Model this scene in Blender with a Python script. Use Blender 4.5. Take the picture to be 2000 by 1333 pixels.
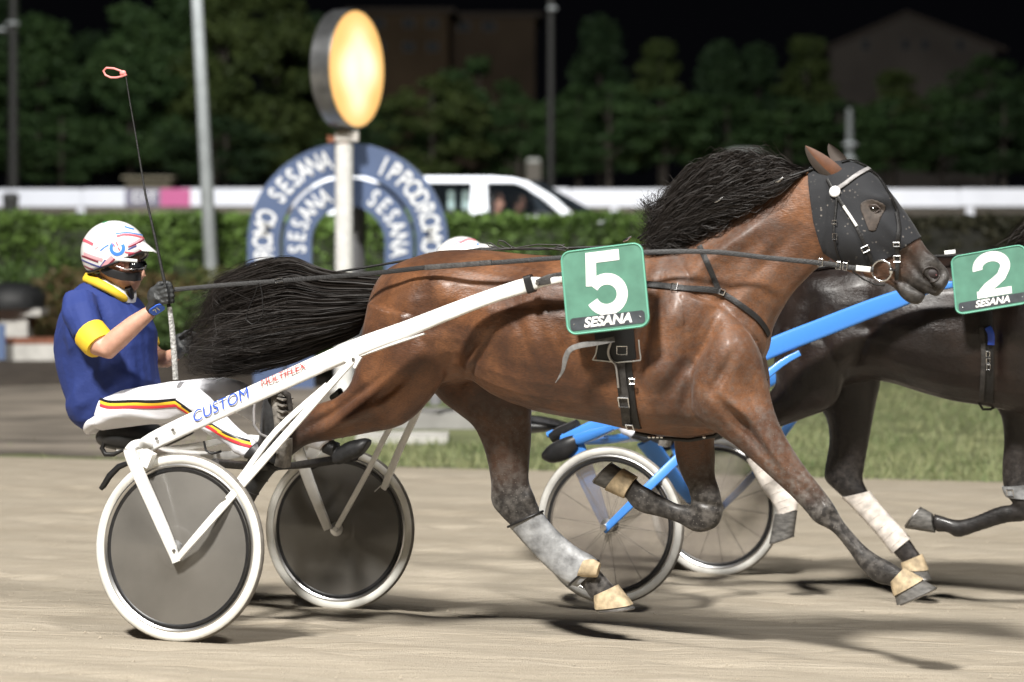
import bpy, bmesh, math, random
import numpy as np
from mathutils import Vector, Matrix
from mathutils.bvhtree import BVHTree
from mathutils.kdtree import KDTree

# ------------------------------------------------------------------ camera, sky, lamps
scene = bpy.context.scene
for o in list(bpy.data.objects):
    bpy.data.objects.remove(o)
COL = scene.collection
FPX, CX, HY, HC = 4500.0, 1000.0, 370.0, 1.855      # focal length in photo pixels, centre column, horizon row, eye height

cam_d = bpy.data.cameras.new('camera')
cam_d.sensor_width = 36.0
cam_d.lens = 36.0 * FPX / 2000.0
cam_d.shift_y = -(666.5 - HY) / 2000.0
cam_d.clip_end = 1000.0
cam_d.dof.use_dof = True
cam_d.dof.focus_distance = 9.6
cam_d.dof.aperture_fstop = 1.8
cam = bpy.data.objects.new('camera', cam_d)
COL.objects.link(cam)
cam.location = (0, 0, HC)
cam.rotation_euler = (math.radians(90), 0, 0)
scene.camera = cam

world = bpy.data.worlds.new('World')
scene.world = world
world.use_nodes = True
bg = world.node_tree.nodes['Background']
bg.inputs[0].default_value = (0.0026, 0.0027, 0.0036, 1)
bg.inputs[1].default_value = 0.6

def flood(name, loc, target, watts, angle, size, col):
    d = bpy.data.lights.new(name, 'SPOT')
    d.energy = watts; d.spot_size = math.radians(angle); d.spot_blend = 0.6
    d.shadow_soft_size = size; d.color = col
    o = bpy.data.objects.new(name, d); COL.objects.link(o)
    o.location = loc
    o.rotation_euler = (Vector(target) - Vector(loc)).to_track_quat('-Z', 'Y').to_euler()
    return o
# the floodlights of the track: two banks on the grandstand side, one mast for the far straight, one lamp added for the trees
flood('unseen_floodlight', (-11.0, -14.0, 31.0), (0.5, 14.0, 0.5), 136000, 60, 2.2, (1.0, 0.97, 0.92))
flood('unseen_floodlight', (15.0, -12.0, 31.0), (0.0, 14.0, 0.3), 44000, 60, 2.6, (1.0, 0.97, 0.93))
flood('unseen_floodlight', (-5.0, 24.0, 17.0), (0.0, 49.0, 1.4), 40000, 75, 0.6, (0.95, 0.97, 1.0))
flood('unseen_floodlight', (-8.0, 60.0, 20.0), (4.0, 104.0, 4.0), 29000, 110, 0.8, (0.97, 1.0, 0.95))  # unseen lamp added to brighten the tree belt

scene.view_settings.view_transform = 'Standard'
scene.view_settings.look = 'None'
scene.view_settings.exposure = 0.0
scene.view_settings.gamma = 1.0
scene.cycles.use_denoising = True
scene.cycles.max_bounces = 6
scene.cycles.transparent_max_bounces = 16

# ------------------------------------------------------------------ helpers
rnd = random.Random(7)
def W(px, py, d):
    return Vector(((px - CX) / FPX * d, d, HC - (py - HY) / FPX * d))

class Frame:
    """ground frame of one horse and cart: x forward, y away from the grandstand, z up"""
    def __init__(s, p0, yaw):
        s.p0 = Vector((p0[0], p0[1], 0)); s.yaw = yaw
        s.f = Vector((math.cos(yaw), -math.sin(yaw), 0)); s.n = Vector((math.sin(yaw), math.cos(yaw), 0))
        s.m = Matrix.Translation(s.p0) @ Matrix.Rotation(-yaw, 4, 'Z')
        s.inv = s.m.inverted()
    def P(s, px, py, lat):
        k = (px - CX) / FPX
        t = (k * (s.p0.y + s.n.y * lat) - s.p0.x - s.n.x * lat) / (s.f.x - k * s.f.y)
        d = s.p0.y + s.f.y * t + s.n.y * lat
        return Vector((t, lat, HC - (py - HY) / FPX * d))
    def depth(s, v): return s.p0.y + s.f.y * v[0] + s.n.y * v[1]
    def pxm(s, v): return s.depth(v) / FPX
    def pix(s, v):
        w = s.m @ Vector(v)
        return (CX + FPX * w.x / w.y, HY - FPX * (w.z - HC) / w.y)
    def ray(s, px, py):
        o = s.inv @ Vector((0, 0, HC)); w = s.inv @ W(px, py, 10.0)
        return o, (w - o).normalized()
WORLD = Frame((0, 0), 0.0)

nwc = W(350, 1070, 9.12); fwc = W(663, 1033, 10.58)
_ax = fwc - nwc
YAW1 = math.atan2(_ax.x, _ax.y)
ROLL1 = math.atan2(-_ax.z, math.hypot(_ax.x, _ax.y))
_mid = (nwc + fwc) / 2
F1 = Frame((_mid.x, _mid.y), YAW1)
nw2 = W(1191, 1026, 10.9); fw2 = W(1398, 990, 12.35)
_ax2 = fw2 - nw2
F2 = Frame(((nw2.x + fw2.x) / 2, (nw2.y + fw2.y) / 2), math.atan2(_ax2.x, _ax2.y))

def ground_z(x, y):
    lat = (x - F1.p0.x) * F1.n.x + (y - F1.p0.y) * F1.n.y
    s = lambda a, b, k: k * (min(max(lat, a), b) - a)
    z = -(s(0, 1.5, .0907) + s(1.5, 3.3, .048))
    if lat < 0: z = -.0907 * max(lat, -4.0)
    if y > 33: z += 1.365 * min(1, (y - 33) / 10.0)
    return z

class MB:
    def __init__(s): s.v = []; s.f = []; s.mi = []
    def add(s, vs, fs, m=0):
        b = len(s.v); s.v += [tuple(q) for q in vs]
        s.f += [tuple(b + i for i in f) for f in fs]; s.mi += [m] * len(fs)
        return s
    def box(s, c, size, rot=None, m=0, taper=1.0):
        c = Vector(c); hx, hy, hz = size[0] / 2, size[1] / 2, size[2] / 2
        vs = []
        for z in (-1, 1):
            k = taper if z > 0 else 1
            for x, y in ((-1, -1), (1, -1), (1, 1), (-1, 1)):
                q = Vector((x * hx * k, y * hy * k, z * hz))
                vs.append(c + (rot @ q if rot else q))
        return s.add(vs, [(3, 2, 1, 0), (4, 5, 6, 7), (0, 1, 5, 4), (1, 2, 6, 5), (2, 3, 7, 6), (3, 0, 4, 7)], m)
    def tube(s, pts, rad, n=10, m=0, caps=True, flat=None):
        """tube along points; rad number or list; flat=(axis vector, factor) squashes it"""
        pts = [Vector(p) for p in pts]; k = len(pts)
        rad = [rad] * k if not hasattr(rad, '__len__') else rad
        up = Vector((0, 0, 1)); vs = []; prev = None
        for i, p in enumerate(pts):
            t = (pts[min(i + 1, k - 1)] - pts[max(i - 1, 0)]).normalized()
            if prev is None:
                a = up if abs(t.dot(up)) < .9 else Vector((1, 0, 0))
                u = t.cross(a).normalized()
            else:
                u = (prev - t * prev.dot(t)).normalized()
            prev = u; w = t.cross(u)
            for j in range(n):
                th = 2 * math.pi * j / n
                o = (u * math.cos(th) + w * math.sin(th)) * rad[i]
                if flat: o = o - flat[0] * o.dot(flat[0]) * (1 - flat[1])
                vs.append(p + o)
        fs = [(i * n + j, i * n + (j + 1) % n, (i + 1) * n + (j + 1) % n, (i + 1) * n + j) for i in range(k - 1) for j in range(n)]
        if caps:
            fs.append(tuple(range(n - 1, -1, -1))); fs.append(tuple((k - 1) * n + j for j in range(n)))
        return s.add(vs, fs, m)
    def ribbon(s, pts, ups, width, thick, m=0):
        """flat strap: pts centre line, ups surface normals"""
        pts = [Vector(p) for p in pts]; k = len(pts); vs = []
        width = [width] * k if not hasattr(width, '__len__') else width
        for i, p in enumerate(pts):
            t = (pts[min(i + 1, k - 1)] - pts[max(i - 1, 0)]).normalized()
            u = Vector(ups[i]); u = (u - t * u.dot(t)).normalized(); w = t.cross(u)
            h = width[i] / 2
            vs += [p + w * h - u * thick * .5, p + w * h + u * thick * .35, p + w * h * .8 + u * thick * .5,
                   p - w * h * .8 + u * thick * .5, p - w * h + u * thick * .35, p - w * h - u * thick * .5]
        fs = [(i * 6 + j, i * 6 + (j + 1) % 6, (i + 1) * 6 + (j + 1) % 6, (i + 1) * 6 + j) for i in range(k - 1) for j in range(6)]
        fs.append((5, 4, 3, 2, 1, 0)); fs.append(tuple((k - 1) * 6 + j for j in range(6)))
        return s.add(vs, fs, m)
    def lathe(s, prof, c, axis, n=40, m=0, closed=False):
        """profile of (radius, along axis) turned about an axis"""
        a = Vector(axis).normalized(); r = a.orthogonal().normalized(); q = a.cross(r); c = Vector(c)
        vs = []
        for i in range(n):
            th = 2 * math.pi * i / n; d = r * math.cos(th) + q * math.sin(th)
            vs += [c + d * R + a * h for R, h in prof]
        k = len(prof); fs = []
        for i in range(n):
            for j in range(k if closed else k - 1):
                j2 = (j + 1) % k; i2 = (i + 1) % n
                fs.append((i * k + j, i2 * k + j, i2 * k + j2, i * k + j2))
        return s.add(vs, fs, m)
    def ball(s, c, r, n=14, m=0, rot=None):
        c = Vector(c); r = Vector(r) if hasattr(r, '__len__') else Vector((r, r, r)); vs = []; h = n // 2
        for i in range(h + 1):
            ph = math.pi * i / h
            for j in range(n):
                th = 2 * math.pi * j / n
                q = Vector((r.x * math.sin(ph) * math.cos(th), r.y * math.sin(ph) * math.sin(th), r.z * math.cos(ph)))
                vs.append(c + (rot @ q if rot else q))
        fs = [(i * n + j, (i + 1) * n + j, (i + 1) * n + (j + 1) % n, i * n + (j + 1) % n) for i in range(h) for j in range(n)]
        return s.add(vs, fs, m)
    def prism(s, poly, org, ex, ey, en, thick, m=0):
        """flat polygon (list of 2-d points) extruded by thick along en"""
        org, ex, ey, en = Vector(org), Vector(ex), Vector(ey), Vector(en); k = len(poly)
        vs = [org + ex * x + ey * y for x, y in poly] + [org + ex * x + ey * y + en * thick for x, y in poly]
        fs = [tuple(range(k - 1, -1, -1)), tuple(range(k, 2 * k))] + [(i, (i + 1) % k, k + (i + 1) % k, k + i) for i in range(k)]
        return s.add(vs, fs, m)
    def mesh(s, name, mats, smooth=None):
        me = bpy.data.meshes.new(name); me.from_pydata(s.v, [], s.f)
        for q in (mats if isinstance(mats, (list, tuple)) else [mats]): me.materials.append(q)
        if max(s.mi or [0]) > 0: me.polygons.foreach_set('material_index', s.mi)
        bm = bmesh.new(); bm.from_mesh(me); bmesh.ops.remove_doubles(bm, verts=bm.verts, dist=1e-6)
        bmesh.ops.recalc_face_normals(bm, faces=bm.faces); bm.to_mesh(me); bm.free()
        if smooth is not None:
            me.polygons.foreach_set('use_smooth', [True] * len(me.polygons)); me.set_sharp_from_angle(angle=math.radians(smooth))
        return me
    def build(s, name, mats, parent=None, smooth=35, frame=None):
        return put(name, s.mesh(name, mats, smooth), parent, frame)

def put(name, me, parent=None, frame=None):
    o = bpy.data.objects.new(name, me); COL.objects.link(o)
    if parent is not None:
        o.parent = parent
        b = parent.get('_base'); p = parent
        if b is not None: o.location = (-b[0], -b[1], -b[2])
    elif frame is not None:
        o.matrix_world = frame.m
    return o
def tag(o, label, cat, group=None):
    o['label'] = label; o['category'] = cat
    if group: o['group'] = group
    return o
ROOTS = []
def thing(name, label, cat, frame, base, group=None):
    """an Empty at the base point (frame coordinates); parts are given in frame coordinates"""
    e = bpy.data.objects.new(name, None); COL.objects.link(e)
    base = Vector(base); e['_base'] = tuple(base); ROOTS.append(e)
    e.empty_display_size = .1
    e.matrix_world = frame.m @ Matrix.Translation(base)
    return tag(e, label, cat, group)
def structure(o, kind='structure'):
    o['kind'] = kind; return o

def crom(P, n):
    """Catmull-Rom through rows of P, n steps per span"""
    P = np.asarray(P, float); k = len(P); out = []
    for i in range(k - 1):
        p0, p1, p2, p3 = P[max(i - 1, 0)], P[i], P[i + 1], P[min(i + 2, k - 1)]
        for j in range(n):
            t = j / n
            out.append(.5 * (2 * p1 + (p2 - p0) * t + (2 * p0 - 5 * p1 + 4 * p2 - p3) * t * t + (3 * p1 - p0 - 3 * p2 + p3) * t ** 3))
    out.append(P[-1]); return np.array(out)

def sections(frame, secs):
    """rows (ax, ay, bx, by, half width, lat[, attr0, attr1]) in photo pixels -> rows (A xyz, B xyz, w, attrs)"""
    rows = []
    for s in secs:
        a = frame.P(s[0], s[1], s[5]); b = frame.P(s[2], s[3], s[5])
        rows.append(list(a) + list(b) + [s[4]] + list(s[6:8] if len(s) > 7 else (0, 0)))
    return np.array(rows)
def loft(rows, steps=4, n=24, grow=0.0, pw=2.2):
    """closed loft; returns verts, faces, attrs"""
    R = crom(rows, steps); V = []; A = []
    th = np.linspace(0, 2 * np.pi, n, endpoint=False)
    c, s = np.cos(th), np.sin(th)
    ce = np.sign(c) * np.abs(c) ** (2 / pw); se = np.sign(s) * np.abs(s) ** (2 / pw)
    k = len(R)
    for r in R:
        a, b, w = r[0:3], r[3:6], max(r[6], .004)
        cen = (a + b) / 2; h = (a - b) / 2; L = np.linalg.norm(h) + 1e-9
        h = h * (1 + grow / L)
        V.append(cen + ce[:, None] * h + se[:, None] * np.array([0, w + grow, 0])); A.append(np.tile(r[7:9], (n, 1)))
    V = np.concatenate(V); A = np.concatenate(A)
    fs = [(i * n + j, i * n + (j + 1) % n, (i + 1) * n + (j + 1) % n, (i + 1) * n + j) for i in range(k - 1) for j in range(n)]
    fs.append(tuple(range(n - 1, -1, -1))); fs.append(tuple((k - 1) * n + j for j in range(n)))
    return V, fs, A

def fuse(parts, voxel, iters=6, lam=.5, mu=-.52):
    """union of closed pieces as one continuous skin: numpy verts, quads"""
    mb = MB()
    for v, f in parts: mb.add([tuple(q) for q in v], f)
    me = bpy.data.meshes.new('tmp'); me.from_pydata(mb.v, [], mb.f)
    o = bpy.data.objects.new('tmp', me); COL.objects.link(o)
    r = o.modifiers.new('r', 'REMESH'); r.mode = 'VOXEL'; r.voxel_size = voxel; r.adaptivity = 0
    dg = bpy.context.evaluated_depsgraph_get()
    ev = o.evaluated_get(dg); m2 = ev.to_mesh()
    V = np.empty(len(m2.vertices) * 3); m2.vertices.foreach_get('co', V); V = V.reshape(-1, 3)
    Fc = [tuple(p.vertices) for p in m2.polygons]
    ed = np.empty(len(m2.edges) * 2, np.int32); m2.edges.foreach_get('vertices', ed); ed = ed.reshape(-1, 2)
    ev.to_mesh_clear(); bpy.data.objects.remove(o); bpy.data.meshes.remove(me)
    V = relax(V, ed, iters, lam, mu)
    return V, Fc, ed
def relax(V, ed, iters, lam=.5, mu=-.52):
    n = len(V); deg = np.bincount(ed.ravel(), minlength=n).clip(1)[:, None]
    for i in range(iters):
        for l in (lam, mu):
            S = np.stack([np.bincount(ed[:, 0], V[ed[:, 1], k], n) + np.bincount(ed[:, 1], V[ed[:, 0], k], n) for k in range(3)], 1)
            V = V + l * (S / deg - V)
    return V
def vnormals(V, Fc):
    q = np.array([f if len(f) == 4 else (f[0], f[1], f[2], f[2]) for f in Fc])
    nf = np.cross(V[q[:, 2]] - V[q[:, 0]], V[q[:, 3]] - V[q[:, 1]])
    N = np.zeros_like(V)
    for k in range(4): 
        for c in range(3): N[:, c] += np.bincount(q[:, k], nf[:, c], len(V))
    return N / (np.linalg.norm(N, axis=1)[:, None] + 1e-12)
def skin_mesh(name, V, Fc, mats, attrs=None, names=('dark', 'dust')):
    me = bpy.data.meshes.new(name); me.from_pydata(V.tolist(), [], Fc)
    for q in mats: me.materials.append(q)
    me.polygons.foreach_set('use_smooth', [True] * len(me.polygons))
    if attrs is not None:
        for i, nm in enumerate(names):
            at = me.attributes.new(nm, 'FLOAT', 'POINT'); at.data.foreach_set('value', np.ascontiguousarray(attrs[:, i], dtype=np.float32))
    return me
def near_attr(V, srcV, srcA):
    kd = KDTree(len(srcV))
    for i, p in enumerate(srcV): kd.insert(p, i)
    kd.balance(); out = np.zeros((len(V), srcA.shape[1]))
    for i, p in enumerate(V):
        h = kd.find_n(p, 3); w = np.array([1 / (x[2] + 1e-3) for x in h])
        out[i] = (srcA[[x[1] for x in h]] * w[:, None]).sum(0) / w.sum()
    return out

# ------------------------------------------------------------------ materials
MATS = {}
def mat(name, col, rough=.6, metal=0., spec=.5, noise=None, bump=None, sheen=0., coat=0., emit=None):
    """noise=(scale, amount, stretch) varies the colour; bump=(scale, strength)"""
    if name in MATS: return MATS[name]
    m = bpy.data.materials.new(name); m.use_nodes = True; nt = m.node_tree; b = nt.nodes['Principled BSDF']
    b.inputs['Base Color'].default_value = (*col, 1); b.inputs['Roughness'].default_value = rough
    b.inputs['Metallic'].default_value = metal; b.inputs['Specular IOR Level'].default_value = spec
    if sheen: b.inputs['Sheen Weight'].default_value = sheen
    if coat: b.inputs['Coat Weight'].default_value = coat; b.inputs['Coat Roughness'].default_value = .12
    if emit: b.inputs['Emission Color'].default_value = (*emit[0], 1); b.inputs['Emission Strength'].default_value = emit[1]
    tc = nt.nodes.new('ShaderNodeTexCoord')
    if noise:
        mp = nt.nodes.new('ShaderNodeMapping'); nt.links.new(tc.outputs['Object'], mp.inputs[0])
        if len(noise) > 2: mp.inputs['Scale'].default_value = noise[2]
        n = nt.nodes.new('ShaderNodeTexNoise'); n.inputs['Scale'].default_value = noise[0]; n.inputs['Detail'].default_value = 6
        nt.links.new(mp.outputs[0], n.inputs['Vector'])
        hs = nt.nodes.new('ShaderNodeMapRange'); hs.inputs[1].default_value = .3; hs.inputs[2].default_value = .7
        hs.inputs[3].default_value = 1 - noise[1]; hs.inputs[4].default_value = 1 + noise[1]
        nt.links.new(n.outputs['Fac'], hs.inputs[0])
        vm = nt.nodes.new('ShaderNodeVectorMath'); vm.operation = 'SCALE'; vm.inputs[0].default_value = col
        nt.links.new(hs.outputs[0], vm.inputs['Scale']); nt.links.new(vm.outputs[0], b.inputs['Base Color'])
    if bump:
        n2 = nt.nodes.new('ShaderNodeTexNoise'); n2.inputs['Scale'].default_value = bump[0]; n2.inputs['Detail'].default_value = 5
        nt.links.new(tc.outputs['Object'], n2.inputs['Vector'])
        bp = nt.nodes.new('ShaderNodeBump'); bp.inputs['Strength'].default_value = bump[1]; bp.inputs['Distance'].default_value = .01
        nt.links.new(n2.outputs['Fac'], bp.inputs['Height']); nt.links.new(bp.outputs[0], b.inputs['Normal'])
    MATS[name] = m; return m
def N(nt, typ, **kw):
    n = nt.nodes.new('ShaderNode' + typ)
    for k, v in kw.items():
        if k in n.inputs: n.inputs[k].default_value = v
        else: setattr(n, k, v)
    return n
def mixcol(nt, fac, a, b):
    m = nt.nodes.new('ShaderNodeMix'); m.data_type = 'RGBA'
    for i, s in ((0, fac), (6, a), (7, b)):
        if hasattr(s, 'is_linked') or isinstance(s, bpy.types.NodeSocket): nt.links.new(s, m.inputs[i])
        else: m.inputs[i].default_value = s if not isinstance(s, tuple) else (*s, 1)
    return m.outputs[2]
def ramp(nt, src, stops):
    r = nt.nodes.new('ShaderNodeValToRGB'); nt.links.new(src, r.inputs[0]); e = r.color_ramp.elements
    while len(e) < len(stops): e.new(.5)
    for i, (p, c) in enumerate(stops):
        e[i].position = p; e[i].color = (*c, 1) if isinstance(c, tuple) else (c, c, c, 1)
    return r.outputs[0]

def coat_mat(name, light, mid, dark, dust):
    """horse coat: brown variation, dark points and track dust driven by the coat attributes"""
    m = bpy.data.materials.new(name); m.use_nodes = True; nt = m.node_tree; b = nt.nodes['Principled BSDF']
    tc = N(nt, 'TexCoord'); n1 = N(nt, 'TexNoise', Scale=5.0, Detail=5.0, Distortion=.6); n2 = N(nt, 'TexNoise', Scale=38.0, Detail=6.0)
    mp = N(nt, 'Mapping'); mp.inputs['Scale'].default_value = (.16, 1, 1); mp.inputs['Rotation'].default_value = (0, .5, 0)
    n3 = N(nt, 'TexNoise', Scale=300.0, Detail=3.0)
    nt.links.new(tc.outputs['Object'], n1.inputs['Vector']); nt.links.new(tc.outputs['Object'], n2.inputs['Vector'])
    nt.links.new(tc.outputs['Object'], mp.inputs[0]); nt.links.new(mp.outputs[0], n3.inputs['Vector'])
    c = mixcol(nt, ramp(nt, n1.outputs['Fac'], [(.40, 0.), (.62, 1.)]), mid, light)
    c = mixcol(nt, ramp(nt, n2.outputs['Fac'], [(.5, 0.), (.9, .35)]), c, dark)
    c = mixcol(nt, ramp(nt, n3.outputs['Fac'], [(.3, .45), (.62, 0.)]), c, dark)
    a = N(nt, 'Attribute', attribute_name='dark'); d = N(nt, 'Attribute', attribute_name='dust')
    c = mixcol(nt, a.outputs['Fac'], c, dark)
    mu = N(nt, 'Math', operation='MULTIPLY'); nt.links.new(d.outputs['Fac'], mu.inputs[0])
    nt.links.new(ramp(nt, n2.outputs['Fac'], [(.40, .08), (.68, .9)]), mu.inputs[1])
    c = mixcol(nt, mu.outputs[0], c, dust)
    # dried mud flecks where the dust attribute is low but not nil
    vo = N(nt, 'TexVoronoi', Scale=70.0); nt.links.new(tc.outputs['Object'], vo.inputs['Vector'])
    fl = N(nt, 'Math', operation='LESS_THAN'); fl.inputs[1].default_value = .16; nt.links.new(vo.outputs['Distance'], fl.inputs[0])
    f2 = N(nt, 'Math', operation='MULTIPLY'); nt.links.new(fl.outputs[0], f2.inputs[0]); nt.links.new(d.outputs['Fac'], f2.inputs[1])
    c = mixcol(nt, f2.outputs[0], c, dust)
    nt.links.new(c, b.inputs['Base Color'])
    ro = N(nt, 'MapRange'); ro.inputs[1].default_value = .3; ro.inputs[2].default_value = .7; ro.inputs[3].default_value = .55; ro.inputs[4].default_value = .33
    nz = N(nt, 'TexNoise', Scale=9.0, Detail=3.0); nt.links.new(tc.outputs['Object'], nz.inputs['Vector']); nt.links.new(nz.outputs['Fac'], ro.inputs[0])
    r2 = N(nt, 'Math', operation='ADD'); nt.links.new(ro.outputs[0], r2.inputs[0])
    r3 = N(nt, 'Math', operation='MULTIPLY'); r3.inputs[1].default_value = .4; nt.links.new(d.outputs['Fac'], r3.inputs[0]); nt.links.new(r3.outputs[0], r2.inputs[1])
    nt.links.new(r2.outputs[0], b.inputs['Roughness'])
    b.inputs['Specular IOR Level'].default_value = .38
    b.inputs['Coat Weight'].default_value = .13; b.inputs['Coat Roughness'].default_value = .27
    b.inputs['Sheen Weight'].default_value = .12; b.inputs['Sheen Roughness'].default_value = .45
    ad = N(nt, 'Math', operation='ADD'); nt.links.new(n3.outputs['Fac'], ad.inputs[0])
    m4 = N(nt, 'Math', operation='MULTIPLY'); m4.inputs[1].default_value = 2.2; nt.links.new(n2.outputs['Fac'], m4.inputs[0]); nt.links.new(m4.outputs[0], ad.inputs[1])
    bp = N(nt, 'Bump', Strength=.34, Distance=.005); nt.links.new(ad.outputs[0], bp.inputs['Height']); nt.links.new(bp.outputs[0], b.inputs['Normal'])
    return m
M_bay = coat_mat('bay_coat', (.195, .080, .032), (.090, .036, .016), (.011, .009, .008), (.17, .155, .14))
M_brown = coat_mat('dark_brown_coat', (.019, .0105, .0075), (.010, .006, .005), (.006, .005, .005), (.13, .11, .10))
_b = M_brown.node_tree.nodes['Principled BSDF']; _b.inputs['Sheen Weight'].default_value = 0.0; _b.inputs['Specular IOR Level'].default_value = .42; _b.inputs['Coat Weight'].default_value = .26; _b.inputs['Coat Roughness'].default_value = .2
M_hair = mat('black_hair', (.014, .0105, .0085), .55, spec=.3)
M_leather = mat('black_leather', (.009, .0085, .0085), .55, noise=(60, .4), bump=(160, .25))
M_leather_d = mat('dusty_leather', (.035, .032, .030), .6, noise=(40, .5), bump=(120, .3))
M_metal = mat('bright_metal', (.75, .75, .76), .22, metal=1.)
M_white = mat('white_paint', (.74, .735, .71), .3, noise=(16, .13), bump=(40, .08))
M_blue = mat('blue_paint', (.060, .235, .66), .3, coat=.3)
M_rubber = mat('grey_rubber', (.09, .088, .085), .7, noise=(30, .3))
M_black = mat('black_plastic', (.012, .012, .013), .4, noise=(40, .3))
M_hoof = mat('dusty_hoof', (.10, .095, .088), .65, noise=(25, .5, (1, 1, 3)), bump=(60, .4))
M_tan = mat('tan_bell_boot', (.42, .33, .21), .7, noise=(34, .38), bump=(40, .2))
M_wrap = mat('white_bandage', (.60, .55, .50), .85, noise=(26, .28))
# ------------------------------------------------------------------ ground
def dist_edge(x): return 17.19 - .207 * (x + .65)      # where the sand meets the verge
def sheet(name, x0, x1, y0f, y1f, nx, ny, dz, m, parent=None):
    vs = []; fs = []
    for i in range(nx + 1):
        x = x0 + (x1 - x0) * i / nx
        a, b = y0f(x), y1f(x)
        for j in range(ny + 1):
            y = a + (b - a) * j / ny
            vs.append((x, y, ground_z(x, y) + dz))
    for i in range(nx):
        for j in range(ny):
            q = i * (ny + 1) + j
            fs.append((q, q + ny + 1, q + ny + 2, q + 1))
    return MB().add(vs, fs).build(name, m, parent, smooth=60)

def sand_mat():
    m = bpy.data.materials.new('track_sand'); m.use_nodes = True; nt = m.node_tree; b = nt.nodes['Principled BSDF']
    tc = N(nt, 'TexCoord'); mp = N(nt, 'Mapping'); mp.inputs['Rotation'].default_value = (0, 0, YAW1); mp.inputs['Scale'].default_value = (.22, 1.6, 1)
    nt.links.new(tc.outputs['Object'], mp.inputs[0])
    n1 = N(nt, 'TexNoise', Scale=1.6, Detail=5.0); n2 = N(nt, 'TexNoise', Scale=14.0, Detail=8.0); n3 = N(nt, 'TexNoise', Scale=160.0, Detail=3.0)
    nt.links.new(mp.outputs[0], n1.inputs['Vector']); nt.links.new(mp.outputs[0], n2.inputs['Vector']); nt.links.new(tc.outputs['Object'], n3.inputs['Vector'])
    c = mixcol(nt, ramp(nt, n1.outputs['Fac'], [(.3, 0.), (.72, 1.)]), (.33, .285, .22), (.42, .37, .295))
    c = mixcol(nt, ramp(nt, n2.outputs['Fac'], [(.42, .0), (.72, .7)]), c, (.45, .40, .325))
    c = mixcol(nt, ramp(nt, n3.outputs['Fac'], [(.35, .30), (.55, .0)]), c, (.20, .17, .135))
    nt.links.new(c, b.inputs['Base Color']); b.inputs['Roughness'].default_value = .95; b.inputs['Specular IOR Level'].default_value = .15
    ad = N(nt, 'Math', operation='MULTIPLY_ADD'); nt.links.new(n2.outputs['Fac'], ad.inputs[0]); ad.inputs[1].default_value = 3.0
    nt.links.new(n3.outputs['Fac'], ad.inputs[2])
    bp = N(nt, 'Bump', Strength=.55, Distance=.02); nt.links.new(ad.outputs[0], bp.inputs['Height']); nt.links.new(bp.outputs[0], b.inputs['Normal'])
    return m
M_sand = sand_mat()
def track_sheet():
    nx, ny = 300, 330; X = np.linspace(-4.6, 4.9, nx + 1); U = np.linspace(0, 1, ny + 1)
    gx, gu = np.meshgrid(X, U, indexing='ij'); gy = 7.2 + (17.19 - .207 * (gx + .65) - 7.2) * gu
    z = np.array([ground_z(a, b) for a, b in zip(gx.ravel(), gy.ravel())]).reshape(gx.shape); rs = np.random.RandomState(2)
    t = (gx - F1.p0.x) * F1.f.x + (gy - F1.p0.y) * F1.f.y; l = (gx - F1.p0.x) * F1.n.x + (gy - F1.p0.y) * F1.n.y
    h = np.zeros_like(z)
    for i in range(14):
        kt, kl = rs.normal(0, 1.6), rs.normal(0, 9); h += np.sin(kt * t + kl * l + rs.uniform(0, 6.28)) * .0022
    for i in range(420):                     # hoof marks and scuffs
        a, b = rs.uniform(-4.4, 4.6), rs.uniform(7.4, 16.8); ct = (a - F1.p0.x) * F1.f.x + (b - F1.p0.y) * F1.f.y; cl = (a - F1.p0.x) * F1.n.x + (b - F1.p0.y) * F1.n.y
        q = ((t - ct) / rs.uniform(.10, .22)) ** 2 + ((l - cl) / rs.uniform(.06, .10)) ** 2
        h += rs.uniform(.012, .03) * (np.exp(-q * .35) * .5 - np.exp(-q))
    for c in (-1.9, -.75, .78, 1.5, 2.9):      # wheel ruts
        h -= .006 * np.exp(-((l - c - .03 * np.sin(t * .8)) / .03) ** 2)
    edge = np.minimum(1, np.minimum(np.minimum(gx - X[0], X[-1] - gx) / .3, np.minimum(gu, 1 - gu) * 20)); z = z + h * edge
    V = np.stack([gx, gy, z], -1).reshape(-1, 3); k = ny + 1
    fs = [(i * k + j, (i + 1) * k + j, (i + 1) * k + j + 1, i * k + j + 1) for i in range(nx) for j in range(ny)]
    me = bpy.data.meshes.new('track'); me.from_pydata(V.tolist(), [], fs); me.materials.append(M_sand); me.polygons.foreach_set('use_smooth', [True] * len(fs))
    return put('track', me)
structure(track_sheet())
structure(sheet('outer_ground', -4.6, 4.9, lambda x: 2.0, lambda x: 7.2, 12, 10, 0, M_sand))
M_turf = mat('turf_soil', (.13, .145, .065), .95, noise=(2.2, .45, (.5, 2, 1)), bump=(30, .6))
M_path = mat('path_gravel', (.185, .160, .130), .95, noise=(1.7, .6, (.5, 1.8, 1)), bump=(60, .5))
M_soil = mat('bed_soil', (.060, .047, .036), .95, noise=(4, .5), bump=(30, .8))
structure(sheet('grass_verge', -60, 60, dist_edge, lambda x: 33.0, 30, 20, -.004, M_turf))
M_far = mat('far_sand', (.30, .25, .20), .95, noise=(.8, .2, (.2, 2, 1)))
structure(sheet('far_ground', -160, 160, lambda x: 33.0, lambda x: 44.0, 20, 11, 0, M_turf))
structure(sheet('far_track', -160, 160, lambda x: 44.0, lambda x: 97.0, 20, 10, 0, M_far))
structure(sheet('horizon_ground', -400, 400, lambda x: 97.0, lambda x: 600.0, 8, 8, 0, M_turf))
structure(sheet('outer_ground', -160, -4.6, lambda x: -40.0, lambda x: dist_edge(x), 12, 40, -.01, M_sand))
structure(sheet('outer_ground', 4.9, 60, lambda x: -40.0, lambda x: dist_edge(x), 12, 40, -.01, M_sand))
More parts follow.
